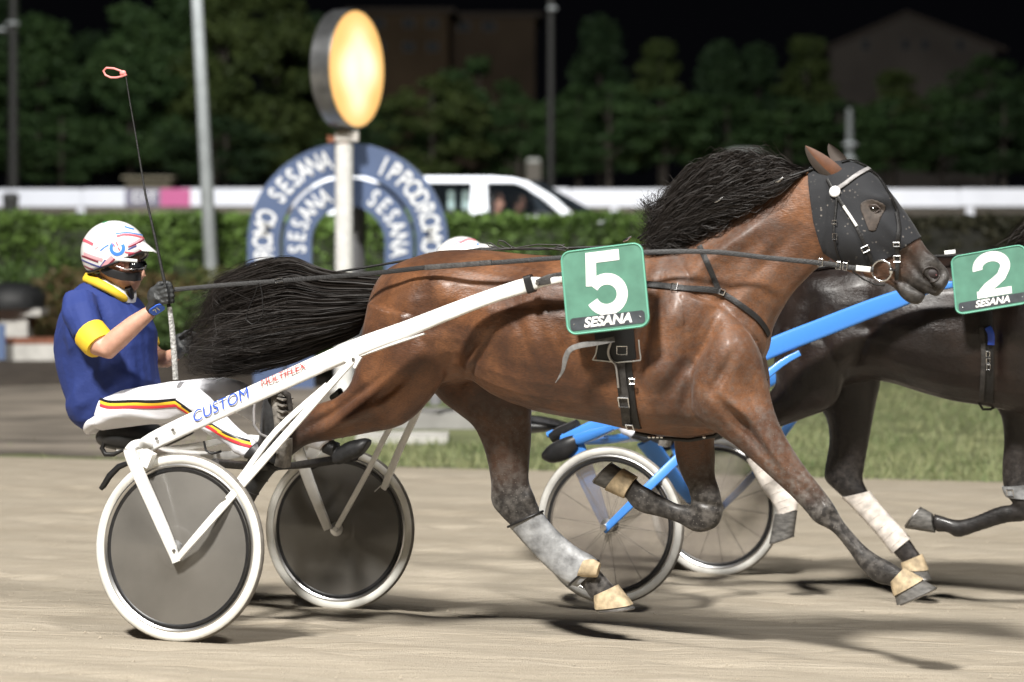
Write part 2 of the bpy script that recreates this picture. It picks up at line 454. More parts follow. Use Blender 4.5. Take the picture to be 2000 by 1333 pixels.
structure(sheet('outer_ground', -4.6, 4.9, lambda x: -40.0, lambda x: 2.0, 8, 20, 0, M_sand))

# ------------------------------------------------------------------ horses
def make_body(frame, lofts, bumps, voxel=.0075, iters=14, gain=1.0):
    parts = []; SV = []; SA = []
    for secs in lofts:
        v, f, a = loft(sections(frame, secs)); parts.append((v, f)); SV.append(v); SA.append(a)
    V, Fc, ed = fuse(parts, voxel, iters)
    Nn = vnormals(V, Fc)
    for (px, py, rx, ry, ang, amp, side) in bumps:
        c = frame.P(px, py, .2 * side); s = frame.pxm(c); ca, sa = math.cos(math.radians(ang)), math.sin(math.radians(ang))
        dx = (V[:, 0] - c.x) / s; dz = -(V[:, 2] - c.z) / s
        u = (dx * ca + dz * sa) / rx; w = (-dx * sa + dz * ca) / ry
        g = np.exp(-(u * u + w * w)) * np.clip(Nn[:, 1] * side, 0, 1) ** .5 * amp * gain
        V = V + Nn * g[:, None]
    V = relax(V, ed, 2)
    A = near_attr(V, np.concatenate(SV), np.concatenate(SA))
    A = relax(A, ed, 6, .5, .5) if False else A
    n = len(V); deg = np.bincount(ed.ravel(), minlength=n).clip(1)[:, None]
    for i in range(8):
        S = np.stack([np.bincount(ed[:, 0], A[ed[:, 1], k], n) + np.bincount(ed[:, 1], A[ed[:, 0], k], n) for k in range(2)], 1)
        A = .5 * A + .5 * S / deg
    return V, Fc, A

class Body:
    def __init__(s, frame, V, Fc):
        s.frame = frame; s.bvh = BVHTree.FromPolygons(V.tolist(), Fc); s.V = V; s.F = Fc
    def hit(s, px, py):
        o, d = s.frame.ray(px, py)
        loc, nor, i, dist = s.bvh.ray_cast(o, d)
        return loc, nor
    def path(s, pix, off, steps=6):
        """surface points along a pixel polyline, lifted by off"""
        P = crom([list(p) for p in pix], steps); pts = []; ns = []
        for x, y in P:
            l, n = s.hit(x, y)
            if l is None:
                continue
            pts.append(l); ns.append(n)
        if len(ns) > 2:
            ns = [(ns[max(i - 2, 0)] + ns[max(i - 1, 0)] + ns[i] + ns[min(i + 1, len(ns) - 1)] + ns[min(i + 2, len(ns) - 1)]).normalized() for i in range(len(ns))]
        return [p + n * off for p, n in zip(pts, ns)], ns
    def strap(s, pix, width, thick=.005, off=.004, steps=6, mb=None, m=0):
        mb = mb or MB(); p, n = s.path(pix, off, steps)
        if len(p) > 1: mb.ribbon(p, n, width, thick, m)
        return mb
    def around(s, c, t0, dirs, off=.005):
        """ring round the body from an inner point c: list of direction vectors"""
        pts = []; ns = []
        for d in dirs:
            l, n, i, q = s.bvh.ray_cast(Vector(c), Vector(d).normalized())
            if l is not None:
                pts.append(l + n * off if n.dot(Vector(d)) > 0 else l - n * off); ns.append(n if n.dot(Vector(d)) > 0 else -n)
        return pts, ns

def hoof(frame, top_a, top_b, bot_a, bot_b, lat, wt, wb, mats, parent, boot=.55, mid=None):
    """tapering hoof: upper rim and sole given by their two edge points in pixels; the upper part is a bell boot"""
    ta, tb, ba, bb = [frame.P(*p, lat) for p in (top_a, top_b, bot_a, bot_b)]
    def rings(k0, k1, g):
        rows = []
        for k in np.linspace(k0, k1, 6):
            a = ta.lerp(ba, k); b = tb.lerp(bb, k); w = wt + (wb - wt) * k
            rows.append(list(a) + list(b) + [w] + [0, 0])
        return loft(np.array(rows), 2, 20, g, 2.4)
    v, f, _ = rings(0, 1, 0)
    h = MB().add(v, f).build('hoof', M_hoof, parent, 50)
    if boot:
        v, f, _ = rings(-.06, boot, .006)
        MB().add(v, f).build('bell_boot', mats, parent, 50)
    # the shoe: a thin dark rim under the sole
    c = (ba + bb) / 2; ax = (bb - ba) / 2; nrm = ((ta + tb) / 2 - c).normalized()
    r = MB(); pts = []
    for i in range(15):
        th = math.radians(-140 + 280 * i / 14)
        pts.append(c + ax * math.cos(th) * .97 + Vector((0, wb * .95 * math.sin(th), 0)) - nrm * .003)
    r.tube(pts, .007, 6, flat=(nrm, .6)); r.build('shoe', M_steel, parent, 50)
    return h
M_steel = mat('worn_steel', (.30, .29, .28), .4, metal=1.)

def ear(frame, tip, b0, b1, lat, dlat, parent, m, min_):
    """cupped pointed ear from two base points to a tip"""
    T = frame.P(*tip, lat + dlat); A = frame.P(*b0, lat); B = frame.P(*b1, lat)
    side = Vector((0, -1 if lat < 0 else 1, 0))
    mb = MB(); vs = []; fs = []; nu, nv = 12, 10
    for i in range(nu + 1):
        k = i / nu
        c = A.lerp(B, .5).lerp(T, k); half = (B - A) * .5 * (math.sin(math.pi * (.32 + .68 * k)) ** .8 + .02) * 1.06
        for j in range(nv + 1):
            u = -1 + 2 * j / nv
            vs.append(c + half * u + side * (.013 * (1 - u * u) * math.sin(math.pi * (.25 + .75 * k))) + (A - B) * .12 * k * (1 - k))
    for i in range(nu):
        for j in range(nv):
            q = i * (nv + 1) + j; fs.append((q, q + 1, q + nv + 2, q + nv + 1))
    k = len(vs)
    vs2 = [v - side * .007 for v in vs]
    mb.add(vs, fs, 0); mb.mi = [1 if (i % nv) < nv * .34 else 0 for i in range(len(fs))]; mb.add(vs2, [f[::-1] for f in fs], 1)
    return mb.build('ear', [m, min_], parent, 60)

def strands(n, root, path, spread, width, seed, m, name, parent, kink=.012, seg=10, cut=.5):
    """hair as many thin tapering ribbons. root(u)->point, path(u,v)->list of control points"""
    r = random.Random(seed); vs = []; fs = []
    for i in range(n):
        u = r.random(); v = r.random()
        cps = path(u, v, r)
        P = crom([list(c) for c in cps], 4); P = P[:max(6, int(len(P) * (1 - cut * r.random() ** 1.5)))]
        k = len(P); w0 = width * (.6 + .8 * r.random()); ph = r.random() * 6.28; kk = kink * r.uniform(.3, 1.4)
        side = Vector((r.uniform(-1, 1), r.uniform(-1.2, .2), r.uniform(-1, 1))).normalized()
        base = len(vs)
        for j in range(k):
            q = j / (k - 1)
            t = Vector(P[min(j + 1, k - 1)] - P[max(j - 1, 0)]).normalized()
            wv = t.cross(side).normalized()
            p = Vector(P[j]) + wv * kk * math.sin(ph + q * 7) * q + side * kk * math.cos(ph * 2 + q * 5) * q
            w = w0 * (1 - q ** 2.5 * .93) * .5
            vs += [p + wv * w, p - wv * w]
        fs += [(base + 2 * j, base + 2 * j + 1, base + 2 * j + 3, base + 2 * j + 2) for j in range(k - 1)]
    me = bpy.data.meshes.new(name); me.from_pydata([tuple(q) for q in vs], [], fs); me.materials.append(m)
    me.polygons.foreach_set('use_smooth', [True] * len(me.polygons))
    return put(name, me, parent)

# --- the bay horse with number 5: outline pairs in photo pixels, half width, lateral place, dark, dust
H1_torso = [(742, 546, 716, 630, .06, 0, 0, 0), (765, 523, 735, 700, .16, 0, 0, 0), (802, 505, 792, 738, .225, 0, 0, 0),
    (850, 492, 858, 748, .255, 0, 0, 0), (905, 488, 925, 742, .27, 0, 0, 0), (960, 490, 975, 772, .285, 0, 0, 0),
    (1030, 497, 1040, 799, .292, 0, 0, 0), (1100, 500, 1110, 815, .29, 0, 0, 0), (1170, 497, 1178, 827, .28, 0, 0, 0),
    (1235, 487, 1240, 842, .265, 0, 0, .1), (1290, 478, 1300, 853, .245, 0, 0, .15), (1345, 478, 1370, 855, .22, 0, 0, .2),
    (1390, 530, 1440, 838, .195, 0, 0, .25), (1440, 600, 1486, 805, .16, 0, 0, .3), (1472, 645, 1500, 765, .10, 0, 0, .3)]
H1_neck = [(1265, 484, 1430, 770, .18, 0, 0, .1), (1330, 462, 1494, 700, .16, 0, 0, .2), (1395, 428, 1508, 645, .13, 0, .0, .25),
    (1455, 392, 1531, 600, .108, 0, .0, .2), (1515, 358, 1554, 565, .094, 0, .0, .15), (1572, 332, 1588, 530, .088, 0, .0, .1), (1622, 322, 1628, 505, .082, 0, 0, 0)]
H1_head = [(1612, 325, 1606, 470, .065, 0, 0, 0), (1640, 317, 1622, 508, .088, 0, 0, 0), (1673, 322, 1646, 526, .097, 0, 0, 0),
    (1700, 338, 1668, 535, .10, 0, 0, 0), (1728, 367, 1692, 541, .096, 0, 0, .1), (1754, 401, 1714, 547, .083, 0, .1, .2),
    (1775, 430, 1733, 552, .068, 0, .2, .2), (1794, 461, 1746, 552, .057, 0, .4, .2), (1811, 487, 1764, 550, .050, 0, .85, .2),
    (1831, 508, 1786, 558, .052, 0, 1, .25), (1846, 522, 1808, 570, .050, 0, 1, .3), (1854, 537, 1826, 580, .040, 0, 1, .3), (1852, 552, 1834, 577, .026, 0, 1, .3)]
H1_jaw = [(1690, 512, 1690, 541, .07, 0, 0, 0), (1728, 536, 1730, 553, .05, 0, .3, .2), (1754, 544, 1748, 564, .042, 0, .8, .2), (1772, 554, 1761, 581, .038, 0, 1, .3), (1792, 567, 1778, 593, .036, 0, 1, .3), (1807, 577, 1796, 595, .030, 0, 1, .3)]
H1_nhind = [(722, 590, 905, 640, .12, -.14, 0, 0), (707, 665, 880, 715, .12, -.145, 0, 0), (690, 742, 838, 782, .105, -.15, 0, 0), (660, 775, 786, 830, .085, -.155, 0, 0),
    (628, 787, 714, 847, .068, -.155, .1, .05), (598, 797, 645, 860, .052, -.155, .35, .1), (566, 812, 600, 869, .042, -.155, .7, .1), (528, 822, 568, 892, .041, -.155, 1, .1),
    (506, 862, 548, 908, .036, -.155, 1, .2), (488, 902, 525, 928, .029, -.155, 1, .2), (460, 958, 492, 978, .026, -.155, 1, .2), (430, 1015, 472, 1042, .032, -.155, 1, .3),
    (424, 1045, 456, 1060, .027, -.155, 1, .3), (412, 1068, 450, 1084, .032, -.155, 1, .3)]
H1_fhind = [(760, 600, 930, 640, .12, .14, 0, 0), (800, 690, 990, 700, .115, .14, .15, 0), (858, 775, 1030, 740, .105, .14, .35, 0), (895, 806, 1036, 790, .09, .14, .45, .2), (926, 832, 1036, 822, .078, .14, .4, .35),
    (944, 868, 1036, 860, .064, .14, .4, .3), (954, 905, 1033, 905, .05, .14, .55, .3), (960, 945, 1032, 938, .043, .14, .8, .5), (961, 982, 1040, 962, .042, .14, 1, .6), (980, 1008, 1052, 992, .038, .14, 1, .5),
    (1006, 1034, 1056, 1006, .031, .14, 1, .5), (1042, 1074, 1080, 1036, .026, .14, 1, .6), (1080, 1112, 1118, 1070, .026, .14, 1, .6), (1110, 1136, 1158, 1094, .032, .14, 1, .6),
    (1138, 1146, 1172, 1116, .028, .14, 1, .6), (1152, 1165, 1192, 1138, .028, .14, 1, .5), (1170, 1180, 1208, 1160, .032, .14, 1, .5)]
H1_nfore = [(1300, 560, 1425, 600, .075, -.12, 0, .1), (1310, 650, 1480, 680, .10, -.125, 0, .2), (1330, 730, 1498, 745, .105, -.13, 0, .3), (1362, 812, 1506, 782, .09, -.13, 0, .35), (1400, 846, 1516, 815, .075, -.13, 0, .4), (1436, 870, 1534, 854, .062, -.13, .05, .4),
    (1486, 914, 1566, 905, .05, -.13, .25, .5), (1543, 966, 1606, 956, .041, -.13, .7, .7), (1574, 998, 1628, 986, .040, -.13, 1, .8), (1592, 1019, 1646, 1018, .037, -.13, 1, .8), (1626, 1038, 1664, 1040, .030, -.13, 1, .7),
    (1655, 1072, 1690, 1068, .028, -.13, 1, .5), (1680, 1108, 1718, 1088, .031, -.13, 1, .6), (1708, 1136, 1742, 1100, .031, -.13, 1, .3), (1733, 1143, 1757, 1110, .028, -.13, 1, .1), (1756, 1152, 1774, 1118, .028, -.13, 1, .1)]
H1_ffore = [(1300, 720, 1470, 720, .09, .13, 0, .1), (1305, 800, 1440, 790, .08, .13, .1, .1), (1316, 856, 1398, 846, .062, .13, .3, .15), (1322, 900, 1396, 895, .052, .13, .45, .2), (1334, 932, 1396, 930, .044, .13, .7, .4), (1346, 958, 1405, 960, .042, .13, 1, .6),
    (1350, 985, 1411, 1000, .041, .13, 1, .7), (1350, 990, 1398, 1030, .038, .13, 1, .7), (1346, 988, 1362, 1040, .033, .13, 1, .6), (1322, 984, 1326, 1022, .027, .13, 1, .4), (1294, 970, 1290, 1010, .027, .13, 1, .4), (1268, 955, 1256, 1002, .031, .13, 1, .6),
    (1252, 946, 1236, 990, .028, .13, 1, .4), (1242, 936, 1222, 972, .027, .13, 1, .1), (1230, 926, 1212, 964, .03, .13, 1, .1)]
# croup, hip, flank, shoulder, neck and face relief: (px, py, rx, ry, angle, metres, side)
H1_bumps = [(872, 562, 44, 28, 30, .012, -1), (905, 620, 38, 60, 20, -.014, -1), (805, 590, 34, 90, 18, .010, -1), (766, 640, 20, 90, 14, -.006, -1), (838, 690, 44, 60, 25, .014, -1), (884, 705, 20, 60, 32, -.010, -1),
    (720, 800, 60, 18, -28, .012, -1), (700, 770, 70, 8, -32, -.010, -1), (640, 815, 50, 8, -28, -.008, -1), (980, 700, 90, 40, 20, -.012, -1), (1060, 650, 60, 80, 0, .012, -1),
    (1330, 600, 40, 90, 25, .028, -1), (1395, 610, 18, 95, 28, -.016, -1), (1430, 690, 38, 60, 30, .020, -1), (1300, 730, 44, 50, 0, .030, -1), (1355, 700, 14, 80, 35, -.018, -1), (1290, 800, 60, 28, 5, .016, -1), (1400, 780, 40, 40, 30, .018, -1), (1270, 660, 14, 90, 8, -.016, -1), (1255, 560, 16, 60, 0, -.010, -1),
    (1330, 850, 60, 10, 0, -.012, -1), (1455, 830, 60, 12, 48, -.012, -1), (1500, 870, 70, 10, 50, .010, -1), (1470, 860, 60, 8, 50, -.008, -1), (1470, 770, 40, 22, 55, -.014, -1),
    (1480, 520, 90, 18, -48, -.014, -1), (1440, 560, 100, 26, -50, .012, -1), (1545, 560, 60, 14, -60, .010, -1), (1420, 480, 80, 18, -35, .014, -1), (1360, 560, 60, 40, -30, -.012, -1),
    (1648, 470, 44, 40, 0, .016, -1), (1708, 392, 24, 10, 25, .016, -1), (1704, 411, 17, 11, 15, -.006, -1), (1746, 470, 60, 10, 50, .008, -1), (1730, 505, 40, 16, 40, -.008, -1), (1775, 510, 26, 14, 40, -.008, -1),
    (1819, 536, 17, 15, 0, -.020, -1), (1819, 513, 24, 8, 40, .012, -1), (1843, 540, 9, 18, 20, .010, -1), (1800, 558, 40, 5, 48, -.016, -1), (1805, 575, 24, 5, 42, -.012, -1), (1775, 566, 20, 14, 40, .008, -1),
    (1004, 862, 13, 60, -4, -.010, -1), (985, 990, 12, 14, 0, .008, -1), (1022, 968, 12, 22, 0, -.008, -1), (1362, 898, 10, 50, 0, -.008, -1), (1386, 992, 20, 16, 0, .008, -1), (1340, 1004, 60, 5, 10, -.007, -1),
    (1608, 1000, 14, 18, 40, .008, -1), (1570, 962, 40, 5, 45, -.007, -1), (1655, 1050, 50, 5, 48, -.007, -1), (1535, 905, 60, 7, 50, -.008, -1),
    (930, 700, 40, 7, -50, .010, -1), (945, 690, 50, 6, -55, -.009, -1), (1100, 560, 120, 16, 3, .008, -1), (985, 560, 60, 40, 0, -.008, -1),
    (1130, 700, 10, 70, -20, -.005, -1), (1090, 690, 10, 70, -20, -.005, -1), (1050, 685, 10, 70, -20, -.005, -1), (1170, 700, 10, 60, -20, -.004, -1),
    (1376, 650, 8, 40, 20, .006, -1), (1415, 730, 10, 50, 30, -.010, -1), (1450, 800, 30, 10, 40, .010, -1), (1345, 760, 10, 60, 15, -.010, -1), (775, 760, 40, 8, -40, -.010, -1), (735, 720, 44, 14, -62, -.006, -1), (690, 815, 70, 9, -22, .010, -1), (820, 640, 18, 70, 30, -.006, -1)]
V1, FC1, A1 = make_body(F1, [H1_torso, H1_neck, H1_head, H1_jaw, H1_nhind, H1_fhind, H1_nfore, H1_ffore], H1_bumps, gain=1.9)
B1 = Body(F1, V1, FC1)
horse1 = thing('racehorse', 'bay trotter with black hood and tail, pulling the white sulky, number 5', 'horse', F1, (1.5, 0, 0))
put('body', skin_mesh('body', V1, FC1, [M_bay], A1), horse1)
for args in (((1163, 1164), (1206, 1146), (1166, 1193), (1238, 1187), .14, .036, .052),
             ((1742, 1138), (1767, 1114), (1752, 1182), (1828, 1148), -.13, .036, .052),
             ((1217, 970), (1240, 932), (1160, 944), (1196, 906), .13, .034, .05),
             ((412, 1070), (448, 1086), (388, 1108), (448, 1130), -.155, .036, .052)):
    hoof(F1, *args, M_tan, horse1, boot=.85 if args[0][0] == 1163 else .56)
M_ear = mat('bay_ear', (.10, .038, .016), .6, noise=(20, .4)); M_ear_in = mat('ear_lining', (.055, .042, .034), .8)
ear(F1, (1573, 285), (1616, 352), (1654, 340), -.055, -.02, horse1, M_ear, M_ear_in)
ear(F1, (1619, 281), (1633, 322), (1658, 318), .05, .02, horse1, mat('grey_ear', (.13, .085, .06), .6), M_ear_in)
M_eye = mat('dark_eye', (.008, .006, .005), .06, spec=.8)
l, n = B1.hit(1704, 410)
MB().ball(l - n * .004, (.020, .012, .016)).build('eye', M_eye, horse1, 80)
MB().tube([l + Vector((-.026, -.006, -.001)), l + Vector((-.01, -.010, .012)), l + Vector((.012, -.010, .012)), l + Vector((.024, -.004, .0))], [.003, .006, .006, .003], 8).build('eyelid', mat('dark_skin', (.035, .028, .025), .5), horse1, 80)
l, n = B1.hit(1819, 536)
MB().ball(l + n * .000, (.027, .010, .021), 16).build('nostril', mat('nostril_dark', (.012, .006, .006), .6), horse1, 80)
MB().ball(l + n * .007 + Vector((.009, 0, -.003)), (.008, .004, .009), 12).build('nostril_lining', mat('pink_skin', (.62, .22, .25), .3), horse1, 80)
pts = []
for i in range(25):
    a = 2 * math.pi * i / 24; q, nn = B1.hit(1819 + 16 * math.cos(a) + 2 * math.sin(a), 536 + 14.5 * math.sin(a))
    if q is not None: pts.append(q + nn * .002)
MB().tube(pts, .0038, 6).build('nostril_rim', mat('dark_skin', (.035, .028, .025), .5), horse1, 80)
# --- hair
def fpx(f, x, y, lat): return f.P(x, y, lat)
def tail_path(u, v, r):
    top = 1 - u; g = lambda k: r.gauss(0, k)
    xe = 340 + 110 * v * v; ye = 585 + 140 * u + g(10)
    a = [(749 - 48 * u, 541 + 112 * u), (705 - 30 * u, 537 + 128 * u), (632 - 12 * u, 528 + 158 * u), (562, 505 + 205 * u), (490, 522 + 200 * u + g(5)), (420, 556 + 172 * u + g(8)), (xe, ye)]
    if r.random() < .3: a = a[:-1] + [(xe + 70, 600 + 130 * u + g(8)), (xe + 22, 640 + 95 * u + g(8))]
    if r.random() < .22: a = a[:-1] + [(400 - 40 * v, 640 + 80 * u + g(10)), (362 + 30 * v + g(8), 700 + 40 * u + g(8))]
    elif r.random() < .10: a = a[:-2] + [(a[-2][0] + 30, a[-2][1] + 10 + g(10))]
    l0 = r.gauss(0, .03); out = []
    for i, (x, y) in enumerate(a):
        b = -.05 * math.sin(3.1 * u) * (1 if i < 3 else .6)
        out.append(F1.P(x, y, b + l0 * (.6 + .35 * i) + .012 * i * math.sin(7 * u)))
    return out
strands(6200, None, tail_path, 0, .0026, 11, M_hair, 'tail', horse1, kink=.014, cut=.34)
def mane_path(u, v, r):
    rx = 1580 - 265 * u; ry = 334 + 142 * u ** .9 - 4 * math.sin(3 * u)
    L = (1.0 - .60 * u) * r.uniform(.70, 1.08)
    lift = (1 - v) ** .9
    H = 108 * lift * math.sin(math.pi * (.05 + .75 * u)) - 26 * (1 - lift)
    lat0 = -.012 - .02 * r.random(); lat1 = lat0 - .085 * (1 - lift) - .02; c = r.gauss(0, 7)
    pts = [(rx, ry, lat0), (rx - 22 * L, ry - .5 * H, (lat0 + lat1) / 2), (rx - 75 * L, ry - H + 10 * (1 - lift) + c, lat1), (rx - 145 * L, ry - .82 * H + 26 * L - c * .5, lat1 - .01),
           (rx - 202 * L, ry - .42 * H + 66 * L + c, lat1 - .01), (rx - 236 * L + r.gauss(0, 12), ry - .05 * H + 112 * L + r.gauss(0, 14), lat1)]
    pts = [(max(x, 1252 + r.uniform(0, 40)), min(y, 490 + r.uniform(-6, 10)), l) for x, y, l in pts]
    return [F1.P(*p) for p in pts]
strands(6000, None, mane_path, 0, .0025, 12, M_hair, 'mane', horse1, kink=.008)
def wisp_path(u, v, r):
    rx = 1560 - 200 * u; ry = 345 + 100 * u
    a = r.uniform(-1.0, .1); L = r.uniform(60, 150)
    return [F1.P(rx, ry, -.01), F1.P(rx - L * .3, ry - 25 - 20 * v, -.03), F1.P(rx - L * .7, ry - 30 - 42 * v, -.05), F1.P(rx - L, ry - 20 - 46 * v + r.uniform(-8, 30), -.05)]
strands(420, None, wisp_path, 0, .0025, 13, M_hair, 'mane_wisps', horse1, kink=.03)

def stray_path(u, v, r):
    rx = 1440 - 130 * u; ry = 405 + 65 * u; q = r.uniform(-1, 1)
    return [F1.P(rx, ry, -.03), F1.P(rx - 60, ry - 62 + 20 * q, -.05), F1.P(1300 - 14 * u + 14 * q, 392 + 62 * v, -.07), F1.P(1272 + 10 * q, 410 + 70 * v, -.08), F1.P(1254 + r.gauss(0, 10), 396 + 84 * v + r.gauss(0, 14), -.08), F1.P(1246 + r.gauss(0, 16), 380 + 90 * v + r.gauss(0, 18), -.07)]
strands(260, None, stray_path, 0, .0019, 14, M_hair, 'mane_ends', horse1, kink=.03)

# --- cut-out shells over a body (hood, mesh eye cover)
def shell(body, poly, off, thick, name, m, parent, side=None):
    fr = body.frame; q = [fr.P(x, y, -.05) for x, y in poly]
    c = sum(q, Vector()) / len(q)
    R = max((p - c).length for p in q) + .05
    me = bpy.data.meshes.new('t'); me.from_pydata(body.V.tolist(), [], body.F)
    bm = bmesh.new(); bm.from_mesh(me); bpy.data.meshes.remove(me)
    bm.normal_update()
    kill = [v for v in bm.verts if math.hypot(v.co.x - c.x, v.co.z - c.z) > R or (side and v.co.y * side < 0)]
    bmesh.ops.delete(bm, geom=kill, context='VERTS')
    for i in range(len(q)):
        a, b = q[i], q[(i + 1) % len(q)]
        d = b - a; nrm = Vector((d.z, 0, -d.x))
        if nrm.dot(c - a) > 0: nrm = -nrm
        bmesh.ops.bisect_plane(bm, geom=bm.verts[:] + bm.edges[:] + bm.faces[:], plane_co=a, plane_no=nrm, clear_outer=True)
    bm.normal_update()
    for v in bm.verts: v.co += v.normal * off
    me = bpy.data.meshes.new(name); bm.to_mesh(me); bm.free(); me.materials.append(m)
    me.polygons.foreach_set('use_smooth', [True] * len(me.polygons))
    o = put(name, me, parent); s = o.modifiers.new('s', 'SOLIDIFY'); s.thickness = thick; s.offset = 1
    return o
def hood_mat():
    m = bpy.data.materials.new('hood_cloth'); m.use_nodes = True; nt = m.node_tree; b = nt.nodes['Principled BSDF']
    tc = N(nt, 'TexCoord'); vo = N(nt, 'TexVoronoi', Scale=58.0); n = N(nt, 'TexNoise', Scale=11.0, Detail=3.0); n2 = N(nt, 'TexNoise', Scale=300.0)
    for q in (vo, n, n2): nt.links.new(tc.outputs['Object'], q.inputs['Vector'])
    lt = N(nt, 'Math', operation='LESS_THAN'); lt.inputs[1].default_value = .22; nt.links.new(vo.outputs['Distance'], lt.inputs[0])
    mu = N(nt, 'Math', operation='MULTIPLY'); nt.links.new(lt.outputs[0], mu.inputs[0]); nt.links.new(ramp(nt, n.outputs['Fac'], [(.5, 0.), (.62, .8)]), mu.inputs[1])
    nt.links.new(mixcol(nt, mu.outputs[0], (.011, .012, .015), (.20, .18, .16)), b.inputs['Base Color'])
    b.inputs['Roughness'].default_value = .8; b.inputs['Sheen Weight'].default_value = .08
    bp = N(nt, 'Bump', Strength=.3, Distance=.003); nt.links.new(n2.outputs['Fac'], bp.inputs['Height']); nt.links.new(bp.outputs[0], b.inputs['Normal'])
    return m
M_hood = hood_mat()
hood = thing('face_hood', 'black cloth hood covering the bay horse\'s head, splashed with mud', 'hood', F1, F1.P(1650, 420, 0))
shell(B1, [(1572, 300), (1580, 352), (1589, 420), (1609, 494), (1648, 515), (1690, 522), (1738, 503), (1796, 463), (1802, 430), (1700, 290)], .003, .004, 'hood_cloth', M_hood, hood)
shell(B1, [(1708 + 27 * math.cos(q) * (1 if math.sin(q) < 0 else .8), 411 + (22 if math.sin(q) < 0 else 41) * math.sin(q)) for q in np.linspace(0, 2 * math.pi, 16, endpoint=False)], .0085, .002, 'eye_patch', mat('muddy_mesh', (.055, .042, .034), .7, noise=(60, .35)), hood, -1)
l, n = B1.hit(1704, 410)
MB().tube([l + n * .010 + Vector((-.030, 0, .0)), l + n * .013 + Vector((-.014, 0, .015)), l + n * .013 + Vector((.010, 0, .016)), l + n * .011 + Vector((.028, 0, .002))], [.003, .0055, .0055, .003], 8).build('eyelid', mat('lid_skin', (.045, .03, .024), .5), horse1, 80)
MB().tube([l + n * .010 + Vector((-.028, 0, -.004)), l + n * .012 + Vector((-.010, 0, -.014)), l + n * .012 + Vector((.012, 0, -.012)), l + n * .010 + Vector((.028, 0, .0))], [.002, .004, .004, .002], 8).build('eyelid', mat('lid_skin', (.045, .03, .024), .5), horse1, 80)
MB().ball(l + n * .007, (.021, .010, .0135)).build('eye_bulge', M_eye, horse1, 80)

# --- bridle
bridle = thing('bridle', 'black leather bridle with steel bit ring on the bay horse\'s head', 'bridle', F1, F1.P(1700, 480, -.1))
OFF = .014
def st(name, pix, w, m=M_leather, off=OFF, parent=None, body=None, thick=.005):
    return (body or B1).strap(pix, w, thick, off).build(name, m, parent or bridle, 40)
st('browband', [(1634, 372), (1650, 362), (1672, 346), (1692, 335), (1700, 333)], .016, mat('grey_strap', (.25, .24, .24), .5, noise=(50, .3)))
st('cheekpiece', [(1618, 352), (1632, 376), (1648, 402), (1664, 428), (1678, 456), (1692, 486), (1705, 512)], .013)
st('cheek_lining', [(1650, 404), (1662, 424), (1674, 444)], .010, mat('white_strap', (.6, .6, .58), .5), OFF + .006)
st('noseband', [(1748, 416), (1752, 440), (1753, 470), (1753, 500), (1752, 525), (1751, 544)], .015)
st('face_strap', [(1694, 336), (1712, 350), (1728, 374), (1742, 400), (1750, 416)], .012)
st('throat_lash', [(1636, 388), (1634, 420), (1632, 450), (1637, 484), (1646, 511)], .009)
st('crown_strap', [(1644, 322), (1664, 320), (1690, 331)], .012)
def at_hit(px, py, off, body=None):
    l, n = (body or B1).hit(px, py); return l + n * off, n
def disc(c, n, r, h, m, name, parent):
    return MB().lathe([(0, h), (r * .8, h), (r, h * .5), (r, 0), (0, 0)], c, n, 20).build(name, m, parent, 40)
c, n = at_hit(1633, 376, OFF); disc(c, n, .022, .008, mat('white_plastic', (.8, .8, .8), .3), 'rosette', bridle)
def buckle(c, n, along, w, h, parent, m=M_metal, r=.0022):
    a = (Vector(along) - n * n.dot(Vector(along))).normalized(); b = n.cross(a)
    q = [c + a * h + b * w, c + a * h - b * w, c - a * h - b * w, c - a * h + b * w, c + a * h + b * w]
    return MB().tube(q, r, 6).build('buckle', m, parent, 40)
for (x, y), al, w, h in (((1689, 484), (.5, 0, -1), .014, .011), ((1753, 474), (0, 0, 1), .012, .008), ((1753, 503), (0, 0, 1), .012, .012), ((1634, 436), (0, 0, 1), .009, .007), ((1636, 462), (0, 0, 1), .009, .012)):
    c, n = at_hit(x, y, OFF + .005); buckle(c, n, al, w, h, bridle)
rc = F1.P(1722, 529, -.105)
pts = [rc + Vector((math.cos(a) * .038, -.004 * math.cos(a), math.sin(a) * .040)) for a in np.linspace(0, 2 * math.pi, 25)]
MB().tube(pts, .0042, 8).build('bit_ring', M_metal, bridle, 80)
MB().tube([rc + Vector((.036, 0, 0)), rc + Vector((.038, .05, .002)), rc + Vector((.036, .16, 0))], .007, 8).build('bit', M_metal, bridle, 80)
MB().ball(rc + Vector((.036, 0, 0)), (.009, .01, .016)).build('bit_joint', M_metal, bridle, 80)
# curb strap hanging under the jaw
MB().tube([F1.P(1665, 530, -.07), F1.P(1685, 545, -.06), F1.P(1708, 556, -.05), F1.P(1728, 558, -.03)], .004, 6).build('chin_strap', M_leather, bridle, 60)

# --- reins
def free_strap(pl, w, thick=.005, up=(0, -1, .25), frame=F1, steps=6):
    P = crom([list(frame.P(*p)) for p in pl], steps)
    mb = MB(); mb.ribbon([Vector(p) for p in P], [Vector(up)] * len(P), w, thick); return mb
rein = thing('driving_rein', 'long black leather rein from the bay horse\'s bit to the driver\'s glove', 'rein', F1, F1.P(1000, 512, -.27))
free_strap([(1706, 527, -.115), (1660, 523, -.125), (1610, 515, -.15), (1500, 504, -.20), (1400, 493, -.245), (1300, 492, -.285), (1200, 497, -.30), (1080, 505, -.30), (960, 514, -.295), (850, 521, -.28), (730, 534, -.24), (560, 548, -.21), (430, 558, -.22), (340, 566, -.24)], .019).build('strap', M_leather, rein, 40)
free_strap([(1700, 527, -.122), (1672, 524, -.128)], .021, .007).build('rein_billet', mat('white_strap', (.6, .6, .58), .5), rein, 40)
